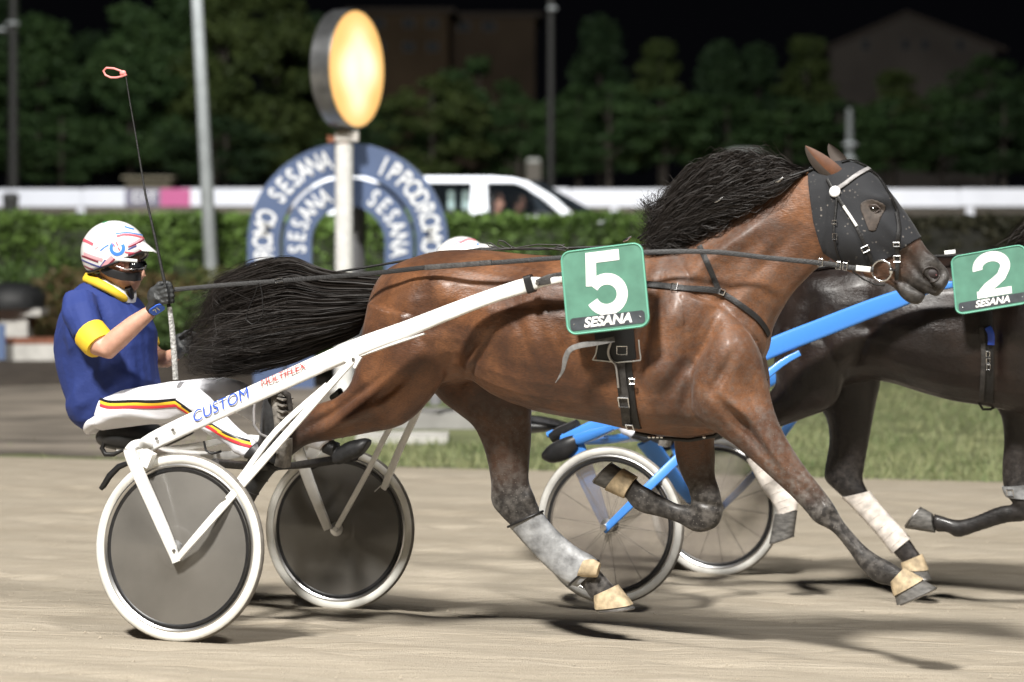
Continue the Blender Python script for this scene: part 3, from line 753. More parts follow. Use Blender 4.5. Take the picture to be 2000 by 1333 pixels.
for x, y, l in ((1650, 521, -.134), (1637, 519, -.139), (1602, 513, -.156)):
    buckle(F1.P(x, y, l), Vector((0, -1, 0)), (1, 0, -.1), .014, .008, rein)
free_strap([(830, 523, -.282), (900, 518, -.293), (960, 513, -.300)], .021, .006).build('rein_splice', M_leather_d, rein, 40)
MB().tube([F1.P(x, y, -.215) for x, y in ((505, 553), (498, 575), (482, 610), (480, 625), (492, 634), (505, 628), (514, 612), (512, 575), (508, 555))], .0022, 6).build('rein_tail', M_leather, rein, 60)
buckle(F1.P(545, 548, -.215), Vector((0, -1, 0)), (1, 0, .2), .008, .018, rein)
frein = thing('driving_rein', 'thin far rein running over the bay horse\'s croup behind the near rein', 'rein', F1, F1.P(1000, 490, .2))
MB().tube([F1.P(*p) for p in ((1700, 520, .11), (1560, 480, .16), (1300, 478, .2), (1050, 487, .14), (940, 486, .1), (800, 508, .12), (640, 535, .1), (420, 610, .1), (350, 660, .12))], .006, 6).build('strap', M_leather, frein, 60)
check = thing('overcheck', 'black overcheck strap through the mane from poll to saddle hook', 'strap', F1, F1.P(1250, 472, 0))
MB().tube([F1.P(*p) for p in ((1612, 322, -.03), (1570, 336, -.06), (1520, 352, -.10), (1420, 388, -.12), (1340, 430, -.10), (1285, 444, -.05), (1262, 462, -.03), (1250, 470, -.02))], .0055, 8).build('strap', M_leather, check, 60)
MB().tube([F1.P(*p) for p in ((1290, 440, -.04), (1268, 450, -.03), (1245, 466, -.02))], .004, 8).build('strap_end', M_leather, check, 60)
for x, y, lt in ((1522, 353, -.112), (1404, 392, -.128), (1225, 468, -.02)):
    MB().tube([F1.P(x - 8, y + 4, lt), F1.P(x, y, lt), F1.P(x + 8, y - 6, lt)], [.004, .007, .003], 6).build('snap_hook', M_metal, check, 60)
# loose strap ends knotted on the back
for q in (((925, 487, 0), (960, 488, 0), (1000, 486, -.01), (1060, 484, -.02), (1105, 490, -.03)), ((1000, 486, 0), (985, 484, 0), (972, 477, -.01), (975, 470, -.01), (985, 472, 0), (998, 482, 0), (1012, 486, 0)),
          ((1005, 487, 0), (975, 485, 0), (955, 481, 0), (950, 475, 0), (958, 475, 0), (972, 484, 0)), ((1010, 484, 0), (1050, 478, 0), (1095, 479, 0), (1110, 487, -.01)), ((1080, 486, 0), (1092, 481, 0), (1104, 478, 0))):
    MB().tube([F1.P(*p) for p in q], .0032, 6).build('loose_end', M_leather_d, check, 60)

# --- harness
har = thing('harness', 'black leather girth and breast strap buckled round the bay horse', 'harness', F1, F1.P(1225, 700, -.25))
def girth(pixs, w, name, parent, body=B1, off=.006, thick=.008, m=M_leather):
    p, n = body.path(pixs, off, 5)
    p2 = [Vector((q.x, -q.y, q.z)) for q in reversed(p)]; n2 = [Vector((q.x, -q.y, q.z)) for q in reversed(n)]
    lastp, firstp = p[-1], p2[0]; mid = (lastp + firstp) / 2 + Vector((0, 0, -.006))
    mb = MB(); mb.ribbon(p + [mid] + p2, n + [Vector((0, 0, -1))] + n2, w, thick); return mb.build(name, m, parent, 40)
girth([(1216, 500), (1214, 560), (1214, 620), (1216, 680), (1220, 730), (1226, 780), (1232, 815), (1236, 832)], .068, 'girth', har)
B1.strap([(1212, 650), (1213, 690), (1216, 735), (1222, 770), (1224, 800), (1226, 826)], .036, .007, .016).build('girth_billet', M_leather_d, har, 40)
st('saddle_pad', [(1200, 640), (1203, 672), (1206, 703)], .155, mat('black_pad', (.016, .017, .018), .65), .016, har, thick=.02)
for q in ([(1164, 700), (1185, 703), (1206, 706), (1230, 705), (1252, 704)], [(1170, 672), (1168, 690), (1164, 700)], [(1244, 664), (1246, 690), (1251, 704)]):
    p, n = B1.path(q, .03, 4); MB().tube(p, .0028, 6).build('pad_piping', mat('white_strap', (.6, .6, .58), .5), har, 60)
for (x, y), w, h in (((1217, 683), .02, .016), ((1222, 781), .021, .02), ((1233, 826), .014, .014), ((1236, 741), .01, .01)):
    c, n = at_hit(x, y, .024); buckle(c, n, (0, 0, 1), w, h, har, r=.0035)
p, n = B1.path([(1196, 668), (1191, 685), (1196, 700), (1206, 712), (1210, 735), (1212, 752)], .034, 4)
MB().tube(p, [.006] * (len(p) // 2) + [.0045] * (len(p) - len(p) // 2), 8).build('trace_ring', mat('dull_metal', (.42, .41, .40), .45, metal=.8), har, 60)
free_strap([(1200, 663, -.37), (1165, 670, -.38), (1130, 676, -.39), (1112, 685, -.395), (1104, 702, -.39), (1100, 722, -.385), (1093, 736, -.38), (1085, 748, -.38)], [.022] * 25 + [.02, .019, .018, .016, .015, .014, .013, .012, .011, .010, .009, .008, .007, .006, .004, .003, .003, .002], .004).build('loose_strap', mat('grey_webbing', (.14, .135, .13), .7, noise=(60, .3)), har, 40)
st('breast_strap', [(1262, 556), (1300, 560), (1340, 565), (1375, 566), (1404, 569)], .024, M_leather, .007, har)
st('breast_strap', [(1404, 569), (1430, 585), (1455, 603), (1478, 622), (1493, 642), (1499, 655)], .022, M_leather, .007, har)
st('neck_strap', [(1404, 569), (1394, 545), (1384, 520), (1374, 497), (1367, 482)], .022, M_leather, .007, har)
c, n = at_hit(1318, 563, .012); buckle(c, n, (1, 0, 0), .015, .012, har)
c, n = at_hit(1408, 570, .012); buckle(c, n, (1, 0, -.4), .010, .010, har, r=.004)
l1, n1 = B1.hit(1250, 846); 
MB().tube([F1.P(*q) for q in ((1240, 846, -.06), (1290, 856, -.05), (1345, 860, -.04), (1395, 852, -.03), (1470, 800, -.03), (1497, 740, -.03))], .008, 8).build('martingale', M_leather, har, 60)
for x in (1268, 1276, 1284, 1292, 1375): MB().ball(F1.P(x, 854, -.075), (.008, .006, .006), 8).build('chain_link', M_metal, har, 60)

# --- leg boots
def leg_boot(frame, secs, a, b, grow, name, label, m, extra=None, steps=4):
    rows = crom(sections(frame, secs), 4)[int(a * 4):int(b * 4) + 1]
    v, f, _ = loft(rows, 2, 24, grow)
    base = rows[-1][:3]
    t = thing(name, label, 'leg boot', frame, base)
    MB().add(v, f).build('shell', m, t, 50)
    return t, rows
t, rows = leg_boot(F1, H1_fhind, 9.9, 13.8, .011, 'shin_boot', 'long silvery grey shin boot on the bay horse\'s far hind leg', mat('grey_boot', (.26, .265, .27), .45, noise=(22, .45), bump=(50, .3)))
MB().add(*loft(sections(F1, [(1140, 1095, 1128, 1126, .02, .10), (1158, 1092, 1150, 1128, .024, .10), (1172, 1100, 1166, 1128, .02, .10)]), 4, 16)[:2]).build('heel_patch', M_tan, t, 50)
for k in (.06, .9):
    i = int(k * (len(rows) - 1)); r = rows[i]; c = (r[0:3] + r[3:6]) / 2; h = (r[0:3] - r[3:6]) / 2; h = h * (1 + .015 / np.linalg.norm(h))
    MB().tube([Vector(c + h * math.cos(q) + np.array([0, (r[6] + .015) * math.sin(q), 0])) for q in np.linspace(0, 2 * math.pi, 21)], .005, 6).build('edge_binding', M_black, t, 60)
t, rows = leg_boot(F1, H1_nhind, 8.3, 10.9, .010, 'shin_boot', 'black panelled shin boot on the bay horse\'s near hind leg behind the wheel', mat('black_boot', (.018, .018, .018), .5, noise=(30, .5)))
for k in (.15, .4, .65):
    i = int(k * (len(rows) - 1)); r = rows[i]; c = (r[0:3] + r[3:6]) / 2; h = (r[0:3] - r[3:6]) / 2; h = h * (1 + .0125 / np.linalg.norm(h))
    MB().tube([Vector(c + h * math.cos(q) + np.array([0, (r[6] + .0125) * math.sin(q), 0])) for q in np.linspace(0, 2 * math.pi, 21)], .0018, 5).build('seam', M_leather_d, t, 60)

# --- number plates
def rrect(x0, y0, x1, y1, r, n=6):
    p = []
    for cx, cy, a in ((x1 - r, y1 - r, 0), (x0 + r, y1 - r, 90), (x0 + r, y0 + r, 180), (x1 - r, y0 + r, 270)):
        for i in range(n + 1):
            t = math.radians(a + 90 * i / n); p.append((cx + r * math.cos(t), cy + r * math.sin(t)))
    return p
def stroke(mb, pts, w, org, ex, ey, en, h, m=0, taper=None):
    """flat lettering stroke of constant width"""
    P = np.array(pts, float); k = len(P); vs = []
    for i in range(k):
        t = P[min(i + 1, k - 1)] - P[max(i - 1, 0)]; t = t / (np.linalg.norm(t) + 1e-9); nn = np.array([-t[1], t[0]])
        for q, z in ((P[i] + nn * w / 2, 0), (P[i] - nn * w / 2, 0), (P[i] - nn * w / 2, h), (P[i] + nn * w / 2, h)):
            vs.append(Vector(org) + Vector(ex) * q[0] + Vector(ey) * q[1] + Vector(en) * z)
    fs = [(i * 4 + j, i * 4 + (j + 1) % 4, (i + 1) * 4 + (j + 1) % 4, (i + 1) * 4 + j) for i in range(k - 1) for j in range(4)]
    fs += [(3, 2, 1, 0), tuple((k - 1) * 4 + j for j in range(4))]
    return mb.add(vs, fs, m)
def text_mesh(s, size, bold=0., shear=0., depth=.001, spacing=1.0):
    c = bpy.data.curves.new('txt', 'FONT'); c.body = s; c.size = size; c.offset = bold * size; c.shear = shear; c.extrude = depth
    c.align_x = 'CENTER'; c.align_y = 'CENTER'; c.space_character = spacing
    o = bpy.data.objects.new('txt', c); COL.objects.link(o)
    dg = bpy.context.evaluated_depsgraph_get(); ev = o.evaluated_get(dg); m2 = ev.to_mesh()
    vs = [tuple(v.co) for v in m2.vertices]; fs = [tuple(p.vertices) for p in m2.polygons]
    ev.to_mesh_clear(); bpy.data.objects.remove(o); bpy.data.curves.remove(c)
    return vs, fs
def put_text(s, size, org, ex, ey, m, name, parent, bold=.0, shear=0., depth=.001, sx=1.0, frame=None, spacing=1.0):
    vs, fs = text_mesh(s, size, bold, shear, depth, spacing); ex, ey = Vector(ex), Vector(ey); en = ex.cross(ey).normalized()
    return MB().add([Vector(org) + ex * x * sx + ey * y + en * z for x, y, z in vs], fs).build(name, m, parent, None, frame)
M_plate = mat('plate_green', (.088, .22, .160), .5, noise=(14, .16)); M_plate_edge = mat('plate_edge', (.14, .40, .29), .5)
M_num = mat('plate_white', (.82, .82, .80), .5); M_strip = mat('plate_strip', (.045, .052, .06), .5, noise=(30, .3))
def arc(cx, cy, rx, ry, a0, a1, n=20): return [(cx + rx * math.cos(math.radians(a0 + (a1 - a0) * i / n)), cy + ry * math.sin(math.radians(a0 + (a1 - a0) * i / n))) for i in range(n + 1)]
def plate(frame, quad, lat, digit, label, lat_top=0.):
    tl, tr, br, bl = [frame.P(*p, lat + (lat_top if i < 2 else 0)) for i, p in enumerate(quad)]
    c = (tl + tr + br + bl) / 4; ex = ((tr - tl) + (br - bl)).normalized(); w = ((tr - tl).length + (br - bl).length) / 2
    ey = ((tl - bl) + (tr - br)).normalized(); h = ((tl - bl).length + (tr - br).length) / 2
    en = ex.cross(ey).normalized()
    if en.y > 0: en = -en
    t = thing('number_plate', label, 'number plate', frame, c)
    u = w / 100.0; v = h / 100.0                                     # plate units: 100 x 100, origin at the centre
    pl = rrect(-50, -50, 50, 50, 11); sc = lambda P: [(x * u, y * v) for x, y in P]
    MB().prism(sc(pl), c, ex, ey, en, .010).build('board', M_plate, t, 30)
    rim = [c + ex * x * u + ey * y * v + en * .009 for x, y in rrect(-49, -49, 49, 49, 11)]; rim.append(rim[0])
    MB().tube(rim, .0045, 6).build('piping', M_plate_edge, t, 60)
    MB().prism(sc(rrect(-45, -45, 45, -30, 4)), c + en * .010, ex, ey, en, .002).build('name_strip', M_strip, t, 30)
    mb = MB()
    o = c + en * .0102
    if digit == 5:
        S = lambda P: [(x * u, y * v) for x, y in P]
        stroke(mb, S([(-19, 38.5), (21, 38.5)]), 12.5 * u, o, ex, ey, en, .0018)
        stroke(mb, S([(-12.8, 44.6), (-15.6, 5.0)]), 12.5 * u, o, ex, ey, en, .0022)
        stroke(mb, S(arc(2.0, -6.5, 18.8, 18.2, 146, -158, 28)), 13.0 * u, o, ex, ey, en, .0014)
    else:
        S = lambda P: [(x * u, y * v) for x, y in P]
        stroke(mb, S(arc(3, 21, 18.5, 18.0, 188, -28, 24) + [(15, 3), (6, -5), (-4, -12), (-10, -19), (-12.5, -27)]), 13 * u, o, ex, ey, en, .0014)
        stroke(mb, S([(-19, -22.5), (27, -22.5)]), 12 * v, o, ex, ey, en, .0018)
    mb.build('numeral', M_num, t, None)
    put_text('SESANA', 15.5 * v, c + en * .0125 - ey * 37.5 * v, ex, ey, M_num, 'lettering', t, bold=.035, shear=.25, sx=1.08, depth=.0006)
    for x in (-40, 40): MB().ball(c + en * .0125 + ex * x * u - ey * 37.5 * v, .003, 8).build('rivet', M_metal, t, 60)
    return t
plate(F1, ((1095, 492), (1256, 474), (1271, 637), (1110, 658)), -.40, 5, 'green number 5 plate with SESANA strip on the bay horse\'s side', .03)
# ------------------------------------------------------------------ sulkies
M_disc = mat('smoked_disc', (.125, .118, .107), .26, noise=(4, .16), coat=.6, bump=(5, .15))
M_wtyre = mat('cream_tyre', (.66, .65, .60), .6, noise=(12, .12))
M_tread = mat('dusty_tread', (.17, .155, .135), .9, noise=(30, .3))
M_alu = mat('aluminium', (.62, .62, .62), .3, metal=1.)
def clear_disc_mat():
    m = bpy.data.materials.new('clear_disc'); m.use_nodes = True; nt = m.node_tree; b = nt.nodes['Principled BSDF']
    b.inputs['Base Color'].default_value = (.24, .21, .18, 1); b.inputs['Roughness'].default_value = .18
    tc = N(nt, 'TexCoord'); n = N(nt, 'TexNoise', Scale=5.0, Detail=6.0); nt.links.new(tc.outputs['Object'], n.inputs['Vector'])
    nt.links.new(ramp(nt, n.outputs['Fac'], [(.35, .30), (.7, .62)]), b.inputs['Alpha'])
    return m
M_clear = clear_disc_mat()
def wheel(c, axis, R, parent, side, disc=M_disc, tyre_white=True, spokes=0):
    """rim carries tyre, hub, cover discs and spokes; axis points away from the camera side"""
    a = Vector(axis).normalized(); c = Vector(c)
    prof = [(R - .052, -.012), (R - .046, -.016), (R - .040, -.014), (R - .040, .014), (R - .046, .016), (R - .052, .012), (R - .062, .008), (R - .062, -.008)]
    rim = MB().lathe(prof, c, a, 64, closed=True).build('wheel', M_alu, parent, 40)
    tp = []; mi = []
    for i in range(16):
        th = 2 * math.pi * i / 16; tp.append((R - .0225 + .0225 * math.cos(th), .0215 * math.sin(th)))
    mb = MB().lathe(tp, c, a, 72, closed=True)
    for i in range(len(mb.f)):
        j = i % 16; mb.mi[i] = 1 if (j < 2 or j > 13) else 0
    mb.build('tyre', [M_wtyre if tyre_white else mat('grey_tyre', (.46, .45, .42), .6, noise=(10, .25)), M_tread], rim, 60)
    for s in (-1, 1):
        MB().lathe([(.03, .034 * s), (.065, .031 * s), (.085, .027 * s), (.09, .025 * s), (R - .075, .0145 * s), (R - .066, .0105 * s), (R - .058, .0095 * s)], c, a, 64).build('cover_disc', disc, rim, 60)
        MB().lathe([(R - .072, .0135 * s), (R - .066, .0175 * s), (R - .058, .0165 * s)], c, a, 64).build('disc_edge', M_black, rim, 60)
    MB().lathe([(0, -.05), (.012, -.05), (.014, -.04), (.032, -.036), (.034, -.03), (.02, -.02), (.02, .02), (.034, .03), (.032, .036), (.014, .04), (.012, .05), (0, .05)], c, a, 20).build('hub', M_alu, rim, 40)
    if spokes:
        u = a.orthogonal().normalized(); w = a.cross(u)
        for i in range(spokes):
            th = 2 * math.pi * i / spokes + .3; d0 = u * math.cos(th) + w * math.sin(th); t2 = th + (.35 if i % 2 else -.35)
            d1 = u * math.cos(t2) + w * math.sin(t2); s = .018 if i % 4 < 2 else -.018
            MB().tube([c + d0 * .025 + a * s, c + d1 * (R - .058)], .0010, 5).build('spoke', M_black, rim, 60)
    MB().tube([c + Vector((.2, -.018, .195)).normalized() * (R - .07) , c + Vector((.2, -.018, .195)).normalized() * (R - .11) + Vector((0, -.01, 0))], .003, 6).build('valve', M_alu, rim, 60)
    return rim
def bar(frame, pl, hw, hz, pw=5, steps=4):
    """rounded rectangular bar: points (px, py, lat), half lateral width hw, half height hz (numbers or lists)"""
    k = len(pl); P = np.array([list(frame.P(*p)) for p in pl]); return bar3(P, hw, hz, pw, steps)
def bar3(P, hw, hz, pw=5, steps=4, lens=True):
    P = np.array([list(p) for p in P], float); k = len(P)
    hw = np.full(k, hw) if np.isscalar(hw) else np.array(hw); hz = np.full(k, hz) if np.isscalar(hz) else np.array(hz)
    R = crom(np.column_stack([P, hw, hz]), steps); n = 16; th = np.linspace(0, 2 * np.pi, n, endpoint=False)
    ce = np.sign(np.cos(th)) * np.abs(np.cos(th)) ** (2 / pw); se = np.sign(np.sin(th)) * np.abs(np.sin(th)) ** (2 / pw); V = []
    for i, r in enumerate(R):
        t = R[min(i + 1, len(R) - 1), :3] - R[max(i - 1, 0), :3]; t /= np.linalg.norm(t)
        y = np.array([0, 1., 0]); y = y - t * y.dot(t); y /= np.linalg.norm(y); z = np.cross(t, y)
        V.append(r[:3] + ce[:, None] * y * r[3] + se[:, None] * z * r[4])
    V = np.concatenate(V); k = len(R)
    fs = [(i * n + j, i * n + (j + 1) % n, (i + 1) * n + (j + 1) % n, (i + 1) * n + j) for i in range(k - 1) for j in range(n)]
    fs += [tuple(range(n - 1, -1, -1)), tuple((k - 1) * n + j for j in range(n))]
    return MB().add(V, fs)
def mir(p, bank=.0907): return Vector((p[0], -p[1], p[2] - 2 * abs(p[1]) * bank * (1 if p[1] < 0 else -1)))

LW = F1.inv @ nwc; RW = F1.inv @ fwc; RAD = .371
AX1 = (RW - LW).normalized()
s1 = thing('racing_sulky', 'white two-wheeled racing sulky with solid grey disc wheels behind the bay horse', 'sulky', F1, (LW + RW) / 2 - Vector((0, 0, RAD)))
wheel(LW, AX1, RAD, s1, -1); wheel(RW, AX1, RAD, s1, 1)
lo, li = LW.y - .062, LW.y + .062
def both(fn):
    for sgn in (0, 1):
        fn((lambda p: Vector(p)) if sgn == 0 else mir)
shaft_px = [(268, 884, -.70), (300, 862, -.69), (380, 823, -.64), (490, 773, -.565), (600, 723, -.50), (700, 678, -.45), (790, 645, -.415), (870, 613, -.39), (960, 579, -.37), (1030, 557, -.36), (1062, 551, -.357), (1100, 546, -.355)]
shaft_h = [.030, .036, .0375, .037, .037, .036, .034, .031, .029, .029, .018, .012]
SH = [F1.P(*p) for p in shaft_px]
M_white2 = M_white
def f(T):
    bar3([T(p) for p in SH], .019, shaft_h).build('shaft', M_white, s1, 40)
    bar3([T(F1.P(640, 722, -.47)), T(F1.P(720, 689, -.435)), T(F1.P(830, 652, -.40))], .022, [.004, .006, .004]).build('shaft_trim', M_white, s1, 40)
    # forks, inside and outside the wheel
    bar3([T(F1.P(253, 878, lo)), T(F1.P(262, 905, lo)), T(F1.P(300, 990, lo)), T(F1.P(334, 1068, lo)), T(F1.P(344, 1098, lo))], [.009, .011, .011, .009, .007], [.026, .026, .025, .022, .014]).build('fork', M_white, s1, 40)
    bar3([T(F1.P(283, 878, li)), T(F1.P(310, 960, li)), T(F1.P(352, 1068, li))], .010, [.03, .026, .02]).build('fork', M_white, s1, 40)
    bar3([T(F1.P(252, 882, lo)), T(F1.P(262, 871, lo + .03)), T(F1.P(278, 868, lo + .08)), T(F1.P(290, 872, li))], .012, .02).build('fork_crown', M_white, s1, 40)
    MB().box(T(F1.P(287, 896, lo + .045)), (.05, .04, .06), Matrix.Rotation(.42, 3, 'Y')).build('fork_bracket', M_white, s1, 30)
    # stays from axle to shaft
    bar3([T(F1.P(347, 1092, lo - .004)), T(F1.P(400, 1030, lo - .002)), T(F1.P(520, 893, -.68)), T(F1.P(640, 758, -.535)), T(F1.P(690, 704, -.475))], .008, [.012, .015, .016, .014, .012]).build('stay', M_white, s1, 40)
    bar3([T(F1.P(372, 1062, li)), T(F1.P(470, 935, -.64)), T(F1.P(540, 842, -.58)), T(F1.P(640, 752, -.49))], .008, .012).build('stay', M_white, s1, 40)
    MB().box(T(F1.P(689, 702, -.475)), (.06, .012, .05), Matrix.Rotation(.55, 3, 'Y')).build('stay_bracket', M_white, s1, 30)
    for x, y, l in ((690, 702, -.484), (340, 1076, lo - .011), (306, 857, -.712), (338, 840, -.692)):
        MB().lathe([(0, -.006), (.006, -.006), (.007, 0), (0, 0)], T(F1.P(x, y, l)), (0, 1, 0), 10).build('bolt', M_steel, s1, 40)
    bar3([T(F1.P(338, 1080, lo - .008)), T(F1.P(345, 1098, lo - .008))], .004, .019).build('axle_plate', M_white, s1, 40)
    bar3([T(F1.P(1028, 557, -.362)), T(F1.P(1042, 553, -.36))], .024, .036).build('shaft_collar', M_black, s1, 40)
    bar3([T(F1.P(1048, 553, -.382)), T(F1.P(1072, 546, -.372)), T(F1.P(1104, 540, -.350))], .005, [.012, .019, .019]).build('tug', M_leather_d, s1, 40)
    MB().lathe([(0, -.006), (.007, -.006), (.007, 0), (0, 0)], T(F1.P(1050, 554, -.388)), (0, 1, 0), 10).build('bolt', M_steel, s1, 40)
    MB().tube([T(F1.P(250, 905, -.72)), T(F1.P(232, 912, -.72)), T(F1.P(214, 930, -.72)), T(F1.P(203, 948, -.72)), T(F1.P(197, 955, -.72))], [.010, .013, .014, .013, .010], 8).build('mudguard_stub', M_black, s1, 60)
both(f)
cr = [F1.P(288, 884, -.70)]; cr = [cr[0], cr[0].lerp(mir(cr[0]), .25) + Vector((-.02, 0, -.02)), cr[0].lerp(mir(cr[0]), .5) + Vector((-.03, 0, -.03)), cr[0].lerp(mir(cr[0]), .75) + Vector((-.02, 0, -.02)), mir(cr[0])]
bar3(cr, .02, .022).build('arch', M_white, s1, 40)
ar2 = [p + Vector((.30, 0, -.03)) for p in cr]; bar3(ar2, .015, .017).build('cross_brace', M_leather_d, s1, 40)
seat_rows = sections(F1, [(200, 846, 204, 860, .06, 0), (212, 832, 214, 872, .11, 0), (240, 822, 245, 880, .14, 0), (275, 822, 282, 884, .13, 0), (310, 834, 316, 876, .09, 0), (345, 838, 348, 862, .06, 0), (370, 836, 372, 850, .04, 0)])
v, fc, _ = loft(seat_rows, 4, 24); MB().add(v, fc).build('seat', mat('black_vinyl', (.016, .016, .017), .45, noise=(20, .3)), s1, 60)
for sgn in (-.10, .10):
    bar(F1, [(230, 878, sgn), (300, 880, sgn), (380, 872, sgn), (470, 856, sgn), (540, 862, sgn)], .012, .014).build('seat_rail', M_white if sgn < 0 else M_leather_d, s1, 40)
MB().tube([F1.P(*p) for p in ((225, 858, -.12), (205, 862, -.12), (199, 876, -.12), (206, 888, -.12), (222, 888, -.12), (240, 880, -.12))], [.008, .009, .011, .011, .010, .006], 8).build('seat_strap', M_leather, s1, 60)
MB().tube([F1.P(*p) for p in ((398, 862, -.2), (402, 880, -.2), (414, 887, -.2), (432, 882, -.2))], .005, 8).build('cable', M_black, s1, 60)
# lettering on the near shaft
def on_shaft(x0, y0, x1, y1, k):
    a = F1.P(x0, y0, shaft_lat(x0) - .0215); b = F1.P(x1, y1, shaft_lat(x1) - .0215); return a, b
def shaft_lat(x): return float(np.interp(x, [p[0] for p in shaft_px], [p[2] for p in shaft_px]))
def shaft_text(s, x0, y0, x1, y1, size, m, **kw):
    a, b = on_shaft(x0, y0, x1, y1, 0); ex = (b - a).normalized(); en = Vector((0, -1, 0)); en = (en - ex * en.dot(ex)).normalized(); ey = en.cross(ex)
    vs, fs = text_mesh(s, size, kw.get('bold', 0), kw.get('shear', 0), .0006); wd = max(v[0] for v in vs) - min(v[0] for v in vs)
    k = (b - a).length / wd; c = (a + b) / 2
    return MB().add([c + ex * x * k + ey * y + en * z for x, y, z in vs], fs).build('lettering', m, s1, None)
shaft_text('CUSTOM', 374, 818, 484, 768, .062, mat('blue_letter', (.02, .09, .55), .4), shear=.3, bold=-.004)
shaft_text('MULTIFLEX', 506, 752, 596, 714, .036, mat('red_letter', (.62, .05, .05), .4), shear=.35, bold=-.004)
# foot loops
both(lambda T: MB().tube([T(F1.P(*p)) for p in ((498, 785, -.37), (496, 800, -.38), (496, 830, -.38), (508, 848, -.37), (530, 858, -.36))], .006, 8).build('foot_loop', mat('grey_strap', (.25, .24, .24), .5), s1, 60))
both(lambda T: MB().tube([T(F1.P(*p)) for p in ((520, 776, -.33), (548, 762, -.30), (562, 772, -.27), (566, 800, -.25))], .014, 10).build('foot_bar', M_leather_d, s1, 60))

# --- blue sulky
LW2 = F2.inv @ nw2; RW2 = F2.inv @ fw2; AX2 = (RW2 - LW2).normalized(); R2 = .371
s2 = thing('racing_sulky', 'blue racing sulky with see-through spoked wheels behind the bay horse\'s legs', 'sulky', F2, (LW2 + RW2) / 2 - Vector((0, 0, R2)))
for c in (LW2, RW2): wheel(c, AX2, R2, s2, 1, disc=M_clear, tyre_white=False, spokes=28)
bank2 = math.tan(math.asin(-AX2.z))
lo2, li2 = LW2.y - .062, LW2.y + .062
SH2 = [F2.P(*p) for p in ((1100, 862, -.66), (1160, 838, -.64), (1300, 775, -.56), (1500, 683, -.465), (1600, 643, -.43), (1700, 604, -.41), (1768, 580, -.40), (1815, 563, -.395), (1862, 556, -.39))]
def f2(T):
    bar3([T(p) for p in SH2], .022, [.03, .042, .046, .046, .046, .044, .04, .024, .016]).build('shaft', M_blue, s2, 40)
    bar3([T(F2.P(1180, 1037, lo2)), T(F2.P(1250, 968, lo2 + .01)), T(F2.P(1330, 890, -.74)), T(F2.P(1500, 731, -.53)), T(F2.P(1562, 690, -.46))], .010, [.016, .020, .022, .018, .014]).build('stay', M_blue, s2, 40)
    bar3([T(F2.P(1123, 872, li2)), T(F2.P(1150, 940, li2)), T(F2.P(1186, 1032, li2))], .012, [.05, .045, .022]).build('fork', M_blue, s2, 40)
    bar3([T(F2.P(1118, 862, li2 + .02)), T(F2.P(1150, 852, li2)), T(F2.P(1205, 833, li2 - .06))], [.04, .045, .03], [.02, .028, .012]).build('fork_crown', M_blue, s2, 40)
    MB().lathe([(0, -.07), (.016, -.07), (.018, -.05), (0, -.05)], T(Vector((LW2.x, lo2 + .045, LW2.z))), (0, 1, 0), 14).build('axle_nut', M_metal, s2, 40)
    MB().tube([T(F2.P(1078, 856, -.62)), T(F2.P(1092, 848, -.62)), T(F2.P(1130, 832, -.62))], [.028, .034, .034], 12).build('foam_sleeve', M_black, s2, 60)
    MB().tube([T(F2.P(1070, 850, -.62)), T(F2.P(1082, 845, -.62))], .016, 10).build('shaft_plug', M_blue, s2, 60)
    v, fc, _ = loft(sections(F2, [(1060, 884, 1062, 898, .02, -.74), (1075, 868, 1080, 905, .035, -.74), (1105, 854, 1112, 896, .035, -.74), (1124, 850, 1130, 876, .02, -.74)]), 4, 16)
    MB().add([T(Vector(q)) for q in v], fc).build('mudguard', M_black, s2, 60)
both(lambda T: f2(T if T is not mir else (lambda p: mir(p, bank2))))
cr2 = [F2.P(1105, 858, -.66)]; cr2 = [cr2[0], cr2[0].lerp(mir(cr2[0], bank2), .5) + Vector((-.02, 0, -.02)), mir(cr2[0], bank2)]
bar3(cr2, .02, .03).build('arch', M_blue, s2, 40)
for pp in (((1262, 862, .55), (1310, 925, .70), (1362, 992, .80)),):
    bar(F2, pp, .012, [.055, .045, .02]).build('fork_blade', M_blue, s2, 40)
v, fc, _ = loft(sections(F2, [(1000, 818, 1004, 838, .07, 0), (1030, 812, 1036, 846, .13, 0), (1070, 818, 1076, 842, .12, 0), (1100, 826, 1104, 838, .07, 0)]), 4, 24)
MB().add(v, fc).build('seat', mat('black_vinyl', (.016, .016, .017), .45), s2, 60)
# ------------------------------------------------------------------ drivers
def skin_mat():
    m = mat('skin', (.52, .29, .21), .5, noise=(30, .12)); b = m.node_tree.nodes['Principled BSDF']
    b.inputs['Subsurface Weight'].default_value = .12; b.inputs['Subsurface Radius'].default_value = (.01, .004, .002)
    return m
M_skin = skin_mat()
def simple(frame, lofts, voxel, iters=6):
    V, Fc, ed = fuse([loft(sections(frame, s))[:2] for s in lofts], voxel, iters); return V, Fc, ed
def wrinkle(V, Fc, ed, amp, scale, seed, dirn=(1, .4, 1.6)):
    """soft cloth folds as real relief"""
    Nn = vnormals(V, Fc); rs = np.random.RandomState(seed); g = np.zeros(len(V))
    for i in range(9):
        k = rs.normal(size=3) * np.array(dirn) * scale; g += (1.2 - 2.4 * np.abs(np.sin(.5 * (V @ k) + rs.uniform(0, 6.28)))) * (1 if i < 5 else .6)
    return relax(V + Nn * (np.tanh(g * .45) * amp)[:, None], ed, 1)
def tubepart(pts, rad, n=10):
    mb = MB().tube(pts, rad, n); return (np.array(mb.v), mb.f)
